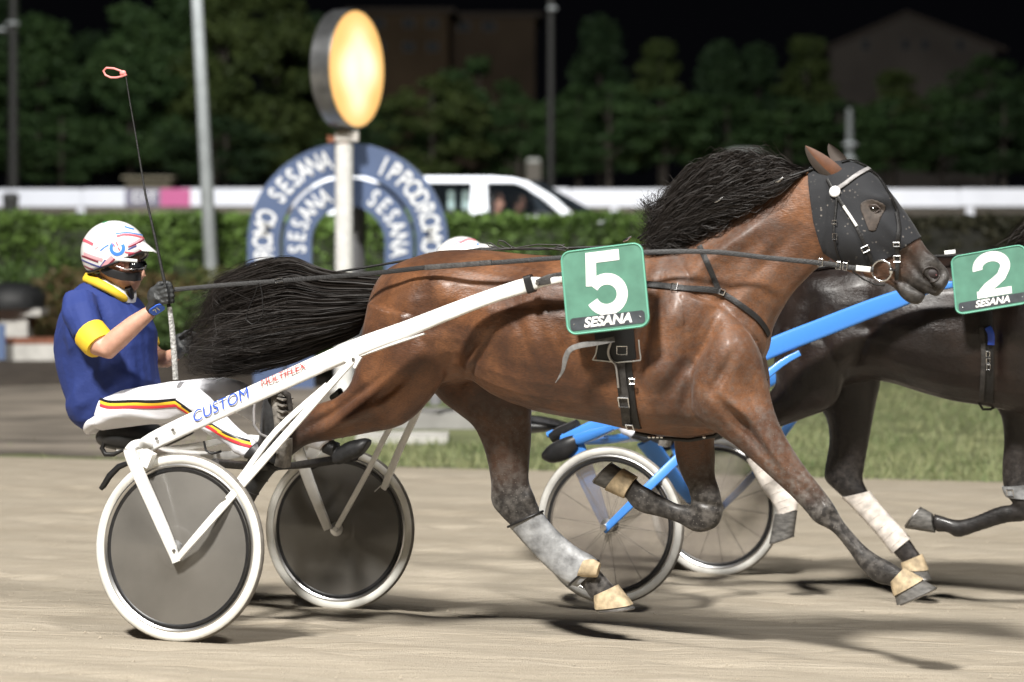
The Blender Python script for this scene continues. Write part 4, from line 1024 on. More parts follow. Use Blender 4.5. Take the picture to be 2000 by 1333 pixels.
def fist(wrist, knuckle_dir, grip_c, axis, r=.016, size=1.0):
    """gloved hand closed round a rod at grip_c with direction axis; returns pieces to fuse"""
    a = Vector(axis).normalized(); w = Vector(wrist); g = Vector(grip_c)
    d = (g - w); d = (d - a * d.dot(a)).normalized(); s = a.cross(d).normalized()
    if s.y > 0: s = -s                    # s points to the camera side: the back of the hand
    ps = []
    palm = g - d * .012 + s * .030
    mb = MB().ball(palm - d * .018, (.047 * size, .020, .046), 14, rot=Matrix((d, s, a)).transposed()); ps.append((np.array(mb.v), mb.f))
    ps.append(tubepart([w, w.lerp(palm, .5), palm], [.030, .031, .030], 12))
    for i in range(4):
        h = (i - 1.5) * .0205; L = (1.0, 1.08, 1.02, .85)[3 - i]; kn = g + s * .034 + d * .030 * L + a * h
        pts = [g + s * .036 - d * .02 + a * h * .9, kn]
        for q in (35, 80, 130, 185, 230):
            q = math.radians(q); pts.append(g + (s * math.cos(q) + d * math.sin(q)) * (.030 if q < 1.5 else .026) * L + a * h)
        ps.append(tubepart(pts, [.011, .0115, .0105, .0105, .010, .0095, .008], 8))
    th = [palm - d * .03 + a * .018, g - d * .020 + s * .006 + a * .050, g + d * .006 - s * .012 + a * .048, g + d * .026 - s * .004 + a * .040]
    ps.append(tubepart(th, [.016, .0135, .012, .009], 8))
    return ps, s, d

def make_driver(frame, label, cols, tilt=0.0, shift=(0, 0, 0), flags=True):
    f = frame
    t = thing('person', label, 'person', f, f.P(250, 850, 0))
    hip = f.P(235, 800, 0)
    def up(V):                               # lean of the upper body about the hip
        if not tilt: return V
        R = np.array(Matrix.Rotation(tilt, 3, 'Y')); return (np.asarray(V) - np.array(hip)) @ R.T + np.array(hip) + np.array(shift)
    UV = lambda p: Vector(up(np.array([list(p)]))[0])
    # the body: head, neck, trunk, arms and legs as one skin
    head = [(250, 590, 190, 575, .058, 0), (258, 572, 200, 550, .060, 0), (268, 562, 198, 530, .066, 0), (273, 546, 188, 512, .074, 0), (272, 525, 184, 492, .078, 0), (266, 500, 184, 472, .076, 0), (255, 470, 192, 456, .062, 0)]
    trunk = [(232, 562, 184, 556, .07, 0), (245, 595, 160, 590, .14, 0), (268, 640, 140, 640, .16, 0), (285, 700, 125, 720, .16, 0), (280, 760, 150, 800, .15, 0)]
    legs = []
    legN = [(205, 775, 200, 838, .08, -.11), (290, 756, 290, 826, .075, -.15), (360, 752, 360, 815, .065, -.19), (398, 772, 378, 815, .058, -.21), (430, 806, 400, 838, .05, -.225), (470, 846, 446, 866, .044, -.24), (505, 872, 482, 895, .04, -.25)]
    legF = [(225, 772, 220, 836, .08, .11), (320, 752, 320, 820, .075, .15), (420, 742, 420, 808, .065, .20), (476, 752, 452, 800, .058, .23), (530, 790, 506, 826, .05, .25), (590, 828, 570, 856, .044, .27), (650, 856, 630, 878, .04, .28)]
    armN_p = [f.P(165, 592, -.19), f.P(172, 630, -.25), f.P(196, 676, -.30), f.P(208, 682, -.30), f.P(232, 660, -.29), f.P(262, 634, -.275), f.P(296, 608, -.26)]
    armN_r = [.050, .052, .052, .049, .047, .041, .029]
    armF_p = [f.P(225, 590, .19), f.P(258, 630, .24), f.P(285, 680, .26), f.P(305, 700, .25), f.P(325, 702, .22), f.P(345, 692, .18)]
    armF_r = [.05, .052, .05, .045, .038, .028]
    pu = [(up(v), q) for v, q in [loft(sections(f, head))[:2], loft(sections(f, trunk))[:2], tubepart(armN_p, armN_r, 14), tubepart(armF_p, armF_r, 14)]]
    # nose, brow, mouth, chin
    for pts, r in (([f.P(270, 520, 0), f.P(279, 532, 0), f.P(282, 537, 0), f.P(274, 541, 0)], [.010, .011, .012, .009]), ([f.P(270, 545, -.016), f.P(276, 548, 0), f.P(270, 545, .016)], .007), ([f.P(266, 512, -.035), f.P(274, 513, 0), f.P(266, 512, .035)], .009), ([f.P(262, 560, 0), f.P(268, 562, 0)], .016)):
        v, q = tubepart(pts, r, 8); pu.append((up(v), q))
    pl = [loft(sections(f, legN))[:2], loft(sections(f, legF))[:2]]
    V, Fc, ed = fuse(pu + pl, .009, 5)
    put('body', skin_mesh('body', V, Fc, [M_skin]), t)
    # eyes and ear
    for s in (-1, 1): MB().ball(UV(f.P(266, 520, .028 * s)), (.012, .012, .009), 10).build('eye', M_eye, t, 60)
    MB().ball(UV(f.P(236, 519, -.077)), (.017, .008, .026), 12, rot=Matrix.Rotation(-.2, 3, 'Y')).build('ear', mat('ear_skin', (.55, .24, .18), .5), t, 60)
    # jersey
    js = [(240, 566, 172, 548, .085, 0), (258, 582, 148, 568, .165, 0), (280, 615, 124, 612, .205, 0), (292, 660, 114, 664, .205, 0), (298, 705, 116, 718, .195, 0), (300, 735, 130, 770, .19, 0), (292, 765, 150, 806, .185, 0), (262, 800, 165, 826, .175, 0), (240, 815, 180, 838, .15, 0)]
    parts = [loft(sections(f, js))[:2], tubepart([f.P(160, 585, -.16), f.P(163, 610, -.22), f.P(174, 645, -.265), f.P(188, 664, -.285)], [.075, .082, .078, .070], 14),
             tubepart([f.P(215, 585, .16), f.P(245, 615, .21), f.P(270, 655, .245), f.P(282, 675, .25)], [.075, .08, .075, .068], 14)]
    V, Fc, ed = fuse([(up(v), q) for v, q in parts], .009, 8); V = wrinkle(V, Fc, ed, .016, 13., 3)
    put('jersey', skin_mesh('jersey', V, Fc, [cols['jersey']]), t)
    for p, r, mname in (([f.P(176, 652, -.272), f.P(190, 668, -.29), f.P(196, 676, -.297)], [.0745, .073, .066], 'near'), ([f.P(270, 655, .245), f.P(284, 678, .252), f.P(290, 686, .254)], [.074, .071, .063], 'far')):
        MB().tube([UV(q) for q in p], r, 18).build('sleeve_cuff', cols['trim'], t, 60)
    cpts = [UV(q) for q in (f.P(170, 545, -.03), f.P(188, 552, -.085), f.P(216, 566, -.092), f.P(240, 582, -.06), f.P(250, 590, 0), f.P(244, 578, .06), f.P(220, 560, .092), f.P(190, 546, .085), f.P(172, 540, .03), f.P(170, 545, -.03))]
    MB().tube(cpts, [.020, .022, .020, .018, .016, .018, .020, .022, .02, .02], 10).build('collar', cols['trim'], t, 60)
    sc = [(260, 592, 182, 558, .088, 0), (262, 580, 184, 546, .086, 0), (260, 570, 190, 538, .080, 0), (256, 562, 196, 534, .07, 0)]
    v, q, _ = loft(sections(f, sc), 4, 20); MB().add(up(v), q).build('scarf', mat('white_cloth', (.72, .73, .76), .8, bump=(30, .4)), t, 60)
    # trousers
    pelvis = [(262, 772, 178, 812, .15, 0), (262, 800, 176, 836, .17, 0), (250, 822, 182, 850, .14, 0)]
    gr = lambda L, g: [(a, b - g, c, d + g, w + .012, l) for a, b, c, d, w, l in L]
    parts = [loft(sections(f, pelvis))[:2], loft(sections(f, gr(legN, 6)))[:2], loft(sections(f, gr(legF, 6)))[:2]]
    V, Fc, ed = fuse(parts, .009, 7); V = wrinkle(V, Fc, ed, .006, 20., 5)
    tr = put('trousers', skin_mesh('trousers', V, Fc, [cols['trousers']]), t)
    tb = Body(f, V, Fc)
    if flags:
        for dy, col in ((-5.5, M_black), (0, mat('yellow_cloth', (.75, .45, .02), .7)), (5.5, mat('red_cloth', (.6, .03, .04), .7))):
            for seg in ([(196, 786), (215, 791), (260, 790), (300, 790), (340, 787), (342, 787)], [(342, 787), (362, 800), (380, 813), (410, 832), (440, 850), (468, 862), (490, 868)]):
                P = []; k = (seg[-1][1] - seg[0][1]) / (seg[-1][0] - seg[0][0])
                tb.strap([(x + dy * k * .6, y + dy * (1 if abs(k) < .1 else .95)) for x, y in seg], .0125, .003, .0025, steps=5).build('trouser_stripe', col, tr, 60)
    # boots: foot braced against the bar, sole forward
    for lat, dx, dy, rows in ((-.26, 0, 0, 0), (.29, 152, 8, 0)):
        R = lambda L: [(a + dx, b + dy, c + dx, d + dy, w, lat) for a, b, c, d, w in L]
        up_ = [(505, 862, 478, 895, .045), (522, 876, 492, 898, .046), (540, 888, 506, 905, .045)]
        ft = [(556, 912, 522, 898, .034), (560, 890, 505, 880, .040), (560, 855, 508, 850, .043), (556, 815, 512, 815, .047), (550, 788, 516, 785, .046), (542, 766, 524, 765, .034)]
        if dx: # far foot seen below the horse's leg, toe down
            ft = [(505, 870, 500, 896, .034), (525, 856, 512, 900, .04), (548, 850, 535, 890, .045), (562, 848, 552, 884, .046), (572, 852, 562, 872, .034)]
            up_ = [(492, 850, 480, 876, .042), (510, 858, 498, 884, .042)]
        V, Fc, ed = fuse([loft(sections(f, R(up_)))[:2], loft(sections(f, R(ft)))[:2]], .006, 5)
        bo = put('boot', skin_mesh('boot', V, Fc, [mat('black_boot_leather', (.022, .022, .023), .5, noise=(40, .5))]), t)
        if not dx:
            so = sections(f, R([(563, 914, 540, 908, .038), (566, 880, 545, 880, .040), (566, 858, 545, 856, .040)]) ); v, q, _ = loft(so, 4, 16, pw=4); MB().add(v, q).build('heel', mat('muddy_sole', (.17, .155, .135), .9, noise=(40, .4), bump=(60, .8)), bo, 50)
            so = sections(f, R([(562, 840, 542, 840, .044), (558, 815, 540, 813, .047), (553, 790, 536, 788, .046), (545, 768, 530, 767, .034)])); v, q, _ = loft(so, 4, 16, pw=4); MB().add(v, q).build('sole', mat('muddy_sole', (.17, .155, .135), .9), bo, 50)
            for y in (778, 790, 802, 814, 826): MB().box(f.P(557, y, lat), (.03, .10, .006), Matrix.Rotation(.3, 3, 'Y')).build('tread_bar', M_tread, bo, 30)
    # helmet: rounded shell, lower rim rising to the brow
    HC_ = UV(f.P(224, 494, 0)); s = f.pxm(HC_); vs = []; nu, nv = 40, 22
    for i in range(nu):
        a = 2 * math.pi * i / nu; ca, sa = math.cos(a), math.sin(a)
        low = -.62 + .78 * (ca * .5 + .5) ** 1.6 - .10 * abs(sa)          # lower edge: deep at the back, high over the brow
        for j in range(nv + 1):
            z = low + (1 - low) * math.sin(math.pi / 2 * j / nv); r = math.sqrt(max(0, 1 - max(z, -.75) ** 2)) if j < nv else 0
            k = 1.0 + .05 * (ca < 0) * abs(ca)
            q = Vector((r * ca * 66 * s * k, r * sa * .125, z * 63 * s)); q = Matrix.Rotation(.10 + tilt * .4, 3, 'Y') @ q
            vs.append(HC_ + q)
    fs = [(i * (nv + 1) + j, ((i + 1) % nu) * (nv + 1) + j, ((i + 1) % nu) * (nv + 1) + j + 1, i * (nv + 1) + j + 1) for i in range(nu) for j in range(nv)]
    mb = MB().add(vs, fs); me = mb.mesh('helmet', mat('helmet_white', (.78, .78, .77), .18, coat=.5), 60)
    hel = put('helmet', me, t); sd = hel.modifiers.new('s', 'SOLIDIFY'); sd.thickness = .012; sd.offset = -1
    hb = Body(f, np.array([tuple(v) for v in vs]), fs)
    rim = [vs[i * (nv + 1)] for i in range(nu)] + [vs[0]]
    MB().tube(rim, .006, 8).build('helmet_rim', M_black, hel, 60)
    pk = [UV(f.P(*q)) for q in ((278, 488, -.075), (298, 489, -.055), (309, 494, 0), (298, 487, .055), (278, 484, .075))]
    pb = [UV(f.P(*q)) for q in ((266, 478, -.08), (276, 474, -.055), (280, 470, 0), (276, 470, .055), (266, 474, .08))]
    MB().add(pk + pb + [p - Vector((0, 0, .006)) for p in pk + pb], [(0, 1, 6, 5), (1, 2, 7, 6), (2, 3, 8, 7), (3, 4, 9, 8), (10, 15, 16, 11), (11, 16, 17, 12), (12, 17, 18, 13), (13, 18, 19, 14), (0, 10, 11, 1), (1, 11, 12, 2), (2, 12, 13, 3), (3, 13, 14, 4)]).build('helmet_peak', mat('helmet_white', (.78, .78, .77), .18), hel, 60)
    def dec(pix, w, col):
        if tilt: c0 = f.pix(f.P(224, 494, 0)); c1 = f.pix(HC_); pix = [(x + c1[0] - c0[0], y + c1[1] - c0[1]) for x, y in pix]
        mb = hb.strap(pix, w * 1.45, .0012, .0012, steps=5)
        if mb.v: mb.build('helmet_stripe', col, hel, 60)
    red = mat('decal_red', (.62, .12, .16), .3); blu = mat('decal_blue', (.06, .22, .70), .3); mar = mat('decal_maroon', (.22, .02, .05), .3); navy = mat('decal_navy', (.05, .06, .25), .3); grn = mat('decal_green', (.02, .25, .10), .3); pnk = mat('decal_pink', (.75, .38, .42), .3)
    if flags:
        dec([(200, 436), (215, 431), (235, 430), (250, 433)], .012, grn)
        for pix, w, col in (([(163, 469), (172, 473), (182, 478)], .009, red), ([(228, 462), (245, 459), (265, 461), (281, 466)], .007, red), ([(226, 457), (250, 455), (278, 460)], .004, blu), ([(243, 443), (252, 446), (261, 448)], .007, blu), ([(196, 490), (205, 483), (212, 479)], .004, blu), ([(186, 487), (192, 482)], .004, pnk),
                            ([(164, 496), (180, 502), (200, 508)], .010, pnk), ([(160, 500), (175, 506), (192, 512)], .005, mar), ([(160, 508), (176, 515), (195, 522)], .005, navy), ([(163, 519), (178, 526), (196, 530)], .006, mar), ([(199, 524), (210, 512), (220, 502)], .012, pnk), ([(196, 522), (206, 508)], .004, navy), ([(206, 524), (224, 506)], .005, mar),
                            ([(250, 480), (264, 474), (278, 466)], .007, pnk), ([(250, 483), (266, 477), (280, 469)], .005, mar), ([(250, 488), (268, 480), (282, 474)], .004, navy), ([(244, 493), (262, 495)], .005, red), ([(250, 499), (268, 494), (280, 486)], .006, mar), ([(264, 440), (274, 448), (282, 458)], .008, mar)):
            dec(pix, w, col)
        ring = [(229 + 12 * math.cos(q), 485 + 12 * math.sin(q)) for q in np.linspace(-.6, 4.0, 14)]; dec(ring, .010, blu)
        for q in ((218, 474, 224, 482), (226, 472, 230, 480), (231, 484, 234, 490)): dec([(q[0], q[1]), ((q[0] + q[2]) / 2, (q[1] + q[3]) / 2), (q[2], q[3])], .004, red)
    else:
        for pix, w, col in (([(215, 446), (235, 438), (255, 440)], .010, red), ([(200, 452), (215, 442)], .004, navy), ([(255, 448), (268, 456)], .012, blu), ([(262, 440), (272, 450)], .006, mat('yellow_cloth', (.75, .45, .02), .7))): dec(pix, w, col)
    # chin strap, mouth guard
    g1 = [UV(f.P(*q)) for q in ((200, 524, -.10), (214, 533, -.10), (238, 540, -.092), (262, 542, -.062), (274, 540, -.02), (276, 540, .02))]
    MB().ribbon(g1, [Vector((.2, -1, 0))] * 3 + [Vector((.7, -1, 0)), Vector((1, -.4, 0)), Vector((1, 0, 0))], .036, .006).build('chin_strap', M_black, hel, 60)
    g2 = [UV(f.P(*q)) for q in ((226, 507, -.105), (246, 508, -.10), (268, 510, -.075))]
    MB().ribbon(g2, [Vector((.2, -1, 0))] * 3, .014, .007).build('visor_band', mat('clear_band', (.6, .62, .6), .3), hel, 60)
    MB().ribbon([UV(f.P(*q)) for q in ((226, 520, -.10), (246, 527, -.098), (266, 526, -.07), (278, 524, -.02))], [Vector((.3, -1, 0))] * 3 + [Vector((1, -.5, 0))], .005, .004).build('guard_wire', M_metal, hel, 60)
    MB().tube([UV(f.P(*q)) for q in ((250, 562, -.05), (254, 572, -.03), (257, 582, -.01))], [.016, .020, .012], 8).build('throat_cloth', M_black, t, 60)
    v_, f_, _ = loft(sections(f, [(279, 512, 262, 508, .05, 0), (281, 520, 258, 518, .062, 0), (279, 528, 262, 528, .055, 0)]), 3, 18); MB().add(up(v_), f_).build('goggles', mat('goggle_dark', (.015, .016, .018), .12, spec=.6), hel, 60)
    # gloves
    gl = mat('black_glove', (.03, .032, .033), .55, noise=(40, .6), bump=(70, .5))
    wh = f.P(296, 608, -.26); gc = f.P(325, 576, -.265); gax = f.P(318, 540, -.265) - f.P(338, 660, -.265)
    ps, s_, d_ = fist(UV(wh), None, UV(gc), gax)
    V, Fc, ed = fuse([(np.array(v), q) for v, q in ps], .0045, 4)
    g = put('glove', skin_mesh('glove', V, Fc, [gl]), t)
    if flags:
        gb = Body(f, V, Fc); p0, n0 = gb.hit(306, 603)
        if p0 is not None:
            ex = (d_ * .9 + Vector((.2, 0, .3))).normalized(); ex = (ex - n0 * ex.dot(n0)).normalized(); ey = n0.cross(ex)
            MB().prism([(x * .032, y * .024) for x, y in rrect(-1, -1, 1, 1, .6)], p0 + n0 * .004, ex, ey, n0, .004).build('glove_patch', mat('glove_blue', (.03, .12, .60), .5), g, 30)
            put_text('71', .030, p0 + n0 * .0092, ex, ey, mat('pale_yellow', (.75, .72, .40), .6), 'glove_print', g, bold=.01)
    ps, s2_, d2_ = fist(UV(f.P(345, 692, .18)), None, UV(f.P(372, 672, .17)), Vector((.1, 0, 1)))
    V, Fc, ed = fuse([(np.array(v), q) for v, q in ps], .0055, 4)
    put('glove', skin_mesh('glove', V, Fc, [gl]), t)
    return t
d1 = make_driver(F1, 'driver in navy jersey with yellow cuffs and white patterned helmet, whip raised', dict(jersey=mat('navy_cloth', (.014, .032, .165), .8, bump=(13, .9)), trim=mat('yellow_trim', (.78, .52, .03), .7), trousers=mat('white_trouser', (.74, .74, .78), .7, bump=(200, .1))))
# whip
wp = thing('whip', 'thin black whip with a small pink loop, held upright by the driver', 'whip', F1, F1.P(338, 740, -.265))
MB().tube([F1.P(*q) for q in ((343, 742, -.265), (340, 690, -.265), (336, 640, -.265), (331, 600, -.265))], [.012, .013, .012, .010], 10).build('handle', mat('grey_braid', (.38, .38, .37), .6, noise=(90, .5), bump=(120, .8)), wp, 60)
MB().tube([F1.P(*q) for q in ((331, 605, -.265), (320, 545, -.265), (304, 470, -.265), (284, 380, -.26), (266, 270, -.255), (253, 195, -.25), (246, 150, -.25))], [.008, .0075, .006, .005, .0035, .003, .0025], 8).build('shaft', mat('whip_black', (.02, .02, .02), .5, noise=(25, .9, (1, 1, 8))), wp, 60)
lp = [(246, 148), (236, 139), (222, 134), (208, 133), (202, 139), (206, 147), (216, 152), (228, 152), (240, 149), (247, 146)]
MB().tube([F1.P(x, y, -.25) for x, y in lp], .0045, 8).build('loop', mat('pink_cord', (.85, .28, .26), .5), wp, 60)
MB().ball(F1.P(240, 143, -.25), (.016, .008, .012), 10).build('knot', mat('pink_cord', (.85, .28, .26), .5), wp, 60)
# ------------------------------------------------------------------ the dark brown horse with number 2
sh = lambda rows: [tuple([2268 + (r[0] - 1612) * .82, 332 + (r[1] - 320) * .82, 2268 + (r[2] - 1612) * .82, 332 + (r[3] - 320) * .82] + list(r[4:])) for r in rows]
H2_torso = [(1512, 592, 1506, 650, .05, 0, 0, 0), (1530, 556, 1520, 700, .14, 0, 0, 0), (1570, 526, 1560, 742, .205, 0, 0, 0), (1620, 509, 1622, 758, .24, 0, 0, 0), (1680, 501, 1692, 744, .26, 0, 0, 0), (1730, 500, 1745, 749, .272, 0, 0, 0),
    (1790, 503, 1800, 766, .28, 0, 0, 0), (1850, 503, 1860, 783, .28, 0, 0, 0), (1910, 498, 1915, 792, .27, 0, 0, 0), (1965, 490, 1970, 803, .25, 0, 0, 0), (2015, 483, 2025, 812, .23, 0, 0, 0), (2062, 486, 2085, 812, .20, 0, 0, 0), (2100, 535, 2140, 790, .16, 0, 0, 0), (2150, 600, 2175, 740, .10, 0, 0, 0)]
H2_neck = [(1998, 488, 2150, 740, .17, 0, 0, 0), (2060, 458, 2190, 680, .15, 0, 0, 0), (2120, 424, 2202, 630, .12, 0, 0, 0), (2180, 385, 2222, 580, .10, 0, 0, 0), (2240, 350, 2258, 540, .088, 0, 0, 0), (2284, 334, 2292, 500, .08, 0, 0, 0)]
H2_head = sh(H1_head)
H2_nhind = [(1526, 640, 1655, 680, .115, -.14, 0, 0), (1513, 700, 1650, 735, .11, -.14, 0, 0), (1516, 748, 1628, 792, .09, -.14, 0, 0), (1490, 778, 1575, 816, .07, -.14, 0, 0), (1462, 792, 1528, 833, .055, -.14, .2, 0), (1436, 806, 1492, 845, .045, -.14, .5, .1), (1428, 836, 1478, 862, .042, -.14, 1, .1), (1446, 874, 1488, 868, .036, -.14, 1, .1),
    (1466, 906, 1498, 890, .028, -.14, 1, 0), (1492, 952, 1522, 938, .026, -.14, 1, 0), (1514, 985, 1552, 972, .030, -.14, 1, 0), (1522, 1006, 1554, 996, .027, -.14, 1, 0), (1520, 1024, 1552, 1014, .029, -.14, 1, 0)]
H2_fhind = [(1560, 640, 1690, 660, .11, .14, 0, 0), (1576, 720, 1716, 715, .10, .14, .2, 0), (1600, 790, 1719, 745, .09, .14, .4, 0), (1616, 822, 1708, 800, .07, .14, .5, 0), (1620, 862, 1697, 860, .055, .14, .6, .1), (1613, 905, 1690, 900, .045, .14, .8, .2), (1611, 935, 1685, 935, .042, .14, 1, .3), (1632, 958, 1692, 955, .038, .14, 1, .2),
    (1662, 985, 1700, 966, .030, .14, 1, 0), (1690, 1014, 1722, 994, .026, .14, 1, 0), (1722, 1050, 1750, 1025, .027, .14, 1, 0), (1745, 1080, 1776, 1054, .030, .14, 1, .2), (1758, 1094, 1790, 1074, .027, .14, .8, .3), (1766, 1104, 1800, 1088, .030, .14, .8, .3)]
H2_ffore = [(1930, 700, 2080, 700, .09, .12, 0, 0), (1940, 780, 2060, 780, .08, .12, 0, 0), (1956, 815, 2030, 815, .06, .12, .2, .05), (1961, 860, 2022, 860, .05, .12, .4, .1), (1958, 910, 2018, 910, .044, .12, .7, .3), (1960, 950, 2022, 945, .042, .12, 1, .3), (1972, 976, 2030, 985, .040, .12, 1, .3), (1985, 985, 2012, 1015, .036, .12, 1, .2),
    (1950, 990, 1965, 1022, .028, .12, 1, .1), (1905, 1008, 1912, 1038, .026, .12, 1, .1), (1870, 1016, 1872, 1050, .030, .12, 1, .1), (1845, 1010, 1850, 1040, .026, .12, 1, .1), (1822, 1003, 1828, 1040, .028, .12, 1, .1)]
H2_nfore = [(2000, 580, 2090, 620, .07, -.12, 0, 0), (2005, 680, 2130, 690, .10, -.12, 0, 0), (2010, 770, 2145, 750, .095, -.12, 0, 0), (2040, 815, 2150, 790, .07, -.12, 0, 0), (2085, 852, 2170, 830, .05, -.12, .2, 0), (2140, 915, 2205, 905, .04, -.12, .7, .2), (2180, 962, 2242, 960, .037, -.12, 1, .3), (2230, 1012, 2266, 1008, .028, -.12, 1, .2), (2280, 1062, 2314, 1050, .030, -.12, 1, .2), (2310, 1086, 2336, 1068, .027, -.12, 1, .2)]
H2_bumps = [(1590, 560, 40, 26, 20, .02, -1), (1690, 590, 30, 50, 20, -.018, -1), (1575, 640, 14, 70, 12, -.012, -1), (1640, 690, 34, 48, 25, .02, -1), (1674, 700, 12, 50, 30, -.014, -1), (1790, 660, 60, 60, 0, .01, -1), (1700, 640, 20, 10, 0, -.012, -1), (1990, 640, 40, 80, 20, .024, -1), (1950, 700, 12, 70, 5, -.016, -1)]
V2, FC2, A2 = make_body(F2, [H2_torso, H2_neck, H2_head, H2_nhind, H2_fhind, H2_ffore, H2_nfore], H2_bumps, .011, gain=1.5)
B2 = Body(F2, V2, FC2)
horse2 = thing('racehorse', 'dark brown trotter running ahead on the right, number 2', 'horse', F2, (1.5, 0, -.2))
put('body', skin_mesh('body', V2, FC2, [M_brown], A2), horse2)
for args, bt in ((((1514, 1004), (1557, 998), (1503, 1062), (1550, 1046), -.14, .034, .046), 0), (((1762, 1100), (1800, 1086), (1768, 1122), (1818, 1131), .14, .035, .05), .6), (((1826, 1041), (1820, 1003), (1768, 1032), (1800, 992), .12, .034, .048), 0), (((2308, 1092), (2340, 1068), (2330, 1126), (2396, 1100), -.12, .034, .05), 0)):
    hoof(F2, *args, M_tan, horse2, boot=bt)
q2 = lambda x, y: (2268 + (x - 1612) * .82, 332 + (y - 320) * .82)
M_ear2 = mat('dark_ear', (.03, .02, .015), .6)
ear(F2, q2(1573, 285), q2(1616, 352), q2(1654, 340), -.055, -.02, horse2, M_ear2, M_ear_in)
ear(F2, q2(1619, 281), q2(1633, 322), q2(1658, 318), .05, .02, horse2, M_ear2, M_ear_in)
l, n = B2.hit(*q2(1704, 410)); MB().ball(l - n * .003, (.018, .012, .014)).build('eye', M_eye, horse2, 80)
l, n = B2.hit(*q2(1819, 536)); MB().ball(l, (.018, .010, .016)).build('nostril', mat('nostril_dark', (.012, .006, .006), .6), horse2, 80)
def mane2(u, v, r):
    rx = 2270 - 250 * u; ry = 340 + 140 * u ** .9; L = (1.0 - .5 * u) * r.uniform(.6, .9); lift = (1 - v) ** 1.3; h = -48 * lift + 20 * (1 - lift); la = -.02 - .07 * (1 - lift)
    return [F2.P(rx, ry, -.01), F2.P(rx - 40 * L, ry + .8 * h, la * .6), F2.P(rx - 100 * L, ry + h + 22 * L, la), F2.P(rx - 160 * L, ry + .8 * h + 56 * L, la), F2.P(rx - 200 * L, ry + .6 * h + 90 * L + r.gauss(0, 8), la)]
strands(900, None, mane2, 0, .006, 21, M_hair, 'mane', horse2, kink=.016)
def tail2(u, v, r):
    return [F2.P(1514 - 6 * u, 590 + 50 * u, r.gauss(0, .02)), F2.P(1450, 590 + 80 * u, r.gauss(0, .03)), F2.P(1380, 600 + 110 * u, r.gauss(0, .05)), F2.P(1290 + 60 * v, 640 + 120 * u, r.gauss(0, .06))]
strands(600, None, tail2, 0, .006, 22, M_hair, 'tail', horse2, kink=.02)
plate(F2, ((1857, 502), (2003, 477), (2014, 592), (1868, 617)), -.42, 2, 'green number 2 plate with SESANA strip on the dark brown horse', .02)
h2 = thing('harness', 'black girth straps with a blue clip under the number 2 plate', 'harness', F2, F2.P(1930, 700, -.26))
girth([(1925, 520), (1926, 600), (1928, 660), (1928, 720), (1928, 765), (1930, 784)], .055, 'girth', h2, B2)
B2.strap([(1918, 640), (1922, 690), (1920, 740), (1918, 780)], .022, .006, .018).build('girth_billet', M_leather_d, h2, 40)
B2.strap([(1930, 640), (1935, 652), (1934, 672)], .030, .012, .02).build('clip', mat('blue_clip', (.02, .07, .45), .4), h2, 40)
for y in (690, 702, 714): 
    c, n = at_hit(1929, y, .024, B2); buckle(c, n, (0, 0, 1), .008, .012, h2)
MB().tube([F2.P(*q) for q in ((1912, 788, -.1), (1920, 800, -.09), (1935, 800, -.08), (1942, 796, -.07))], .006, 8).build('belly_loop', M_leather, h2, 60)
r2 = thing('driving_rein', 'dark rein lying along the brown horse\'s back behind the number 2 plate', 'rein', F2, F2.P(1800, 500, -.2))
MB().tube([F2.P(*q) for q in ((2330, 500, -.12), (2150, 490, -.2), (1990, 494, -.25), (1860, 500, -.2), (1700, 506, -.16), (1500, 540, -.14), (1250, 590, -.16))], .008, 6).build('strap', M_leather, r2, 60)
MB().ribbon([F2.P(1845, 494, -.2), F2.P(1866, 492, -.2)], [Vector((0, -1, .3))] * 2, .018, .006).build('rein_mark', M_num, r2, 60)
def wrap(frame, secs, a, b, label):
    rows = crom(sections(frame, secs), 4)[int(a * 4):int(b * 4) + 1]; t = thing('leg_bandage', label, 'bandage', frame, rows[-1][:3])
    v, f, _ = loft(rows, 3, 24, .008); MB().add(v, f).build('wrap', M_wrap, t, 60)
    k = len(rows)
    for i in range(1, k - 1, 2):
        r = rows[i]; c = (r[0:3] + r[3:6]) / 2; h = (r[0:3] - r[3:6]) / 2; h = h * (1 + .0085 / np.linalg.norm(h)); ax = rows[min(i + 1, k - 1)][:3] - rows[i][:3]
        MB().tube([Vector(c + h * math.cos(q) + np.array([0, (r[6] + .0085) * math.sin(q), 0]) + ax * .3 * math.sin(q)) for q in np.linspace(0, 2 * math.pi, 21)], .0022, 5).build('wrap_turn', M_wrap, t, 60)
    return t
wrap(F2, H2_fhind, 7.7, 11.2, 'white bandage on the brown horse\'s far hind shank, tape end loose')
wrap(F2, H2_nhind, 7.8, 11.2, 'white bandage on the brown horse\'s trailing hind leg behind the bay\'s foreleg')
rows = crom(sections(F2, H2_ffore), 4); rb = rows[20]
kb = thing('knee_band', 'grey buckled band above the brown horse\'s bent knee at the right edge', 'leg band', F2, rb[:3])
v, f, _ = loft(rows[20:24], 2, 24, .009); MB().add(v, f).build('band', mat('grey_boot', (.26, .265, .27), .45), kb, 50)
l, n = B2.hit(1975, 962); buckle(l + n * .012, n, (1, 0, .1), .016, .016, kb, r=.003)
# driver 2: the same seat in the blue cart, leaning further back
d2 = make_driver(F1, 'second driver in white helmet with yellow crest, mostly hidden behind the bay horse', dict(jersey=mat('white_jersey', (.68, .68, .72), .75), trim=mat('blue_trim', (.03, .10, .5), .7), trousers=mat('white_trouser', (.74, .74, .78), .7)), tilt=-.40, shift=(-.02, 0, .07), flags=False)
off = (LW2 + RW2) / 2 - (LW + RW) / 2
d2.matrix_world = F2.m @ Matrix.Translation(Vector(F1.P(250, 850, 0)) + off + Vector((-.12, 0, .04)))
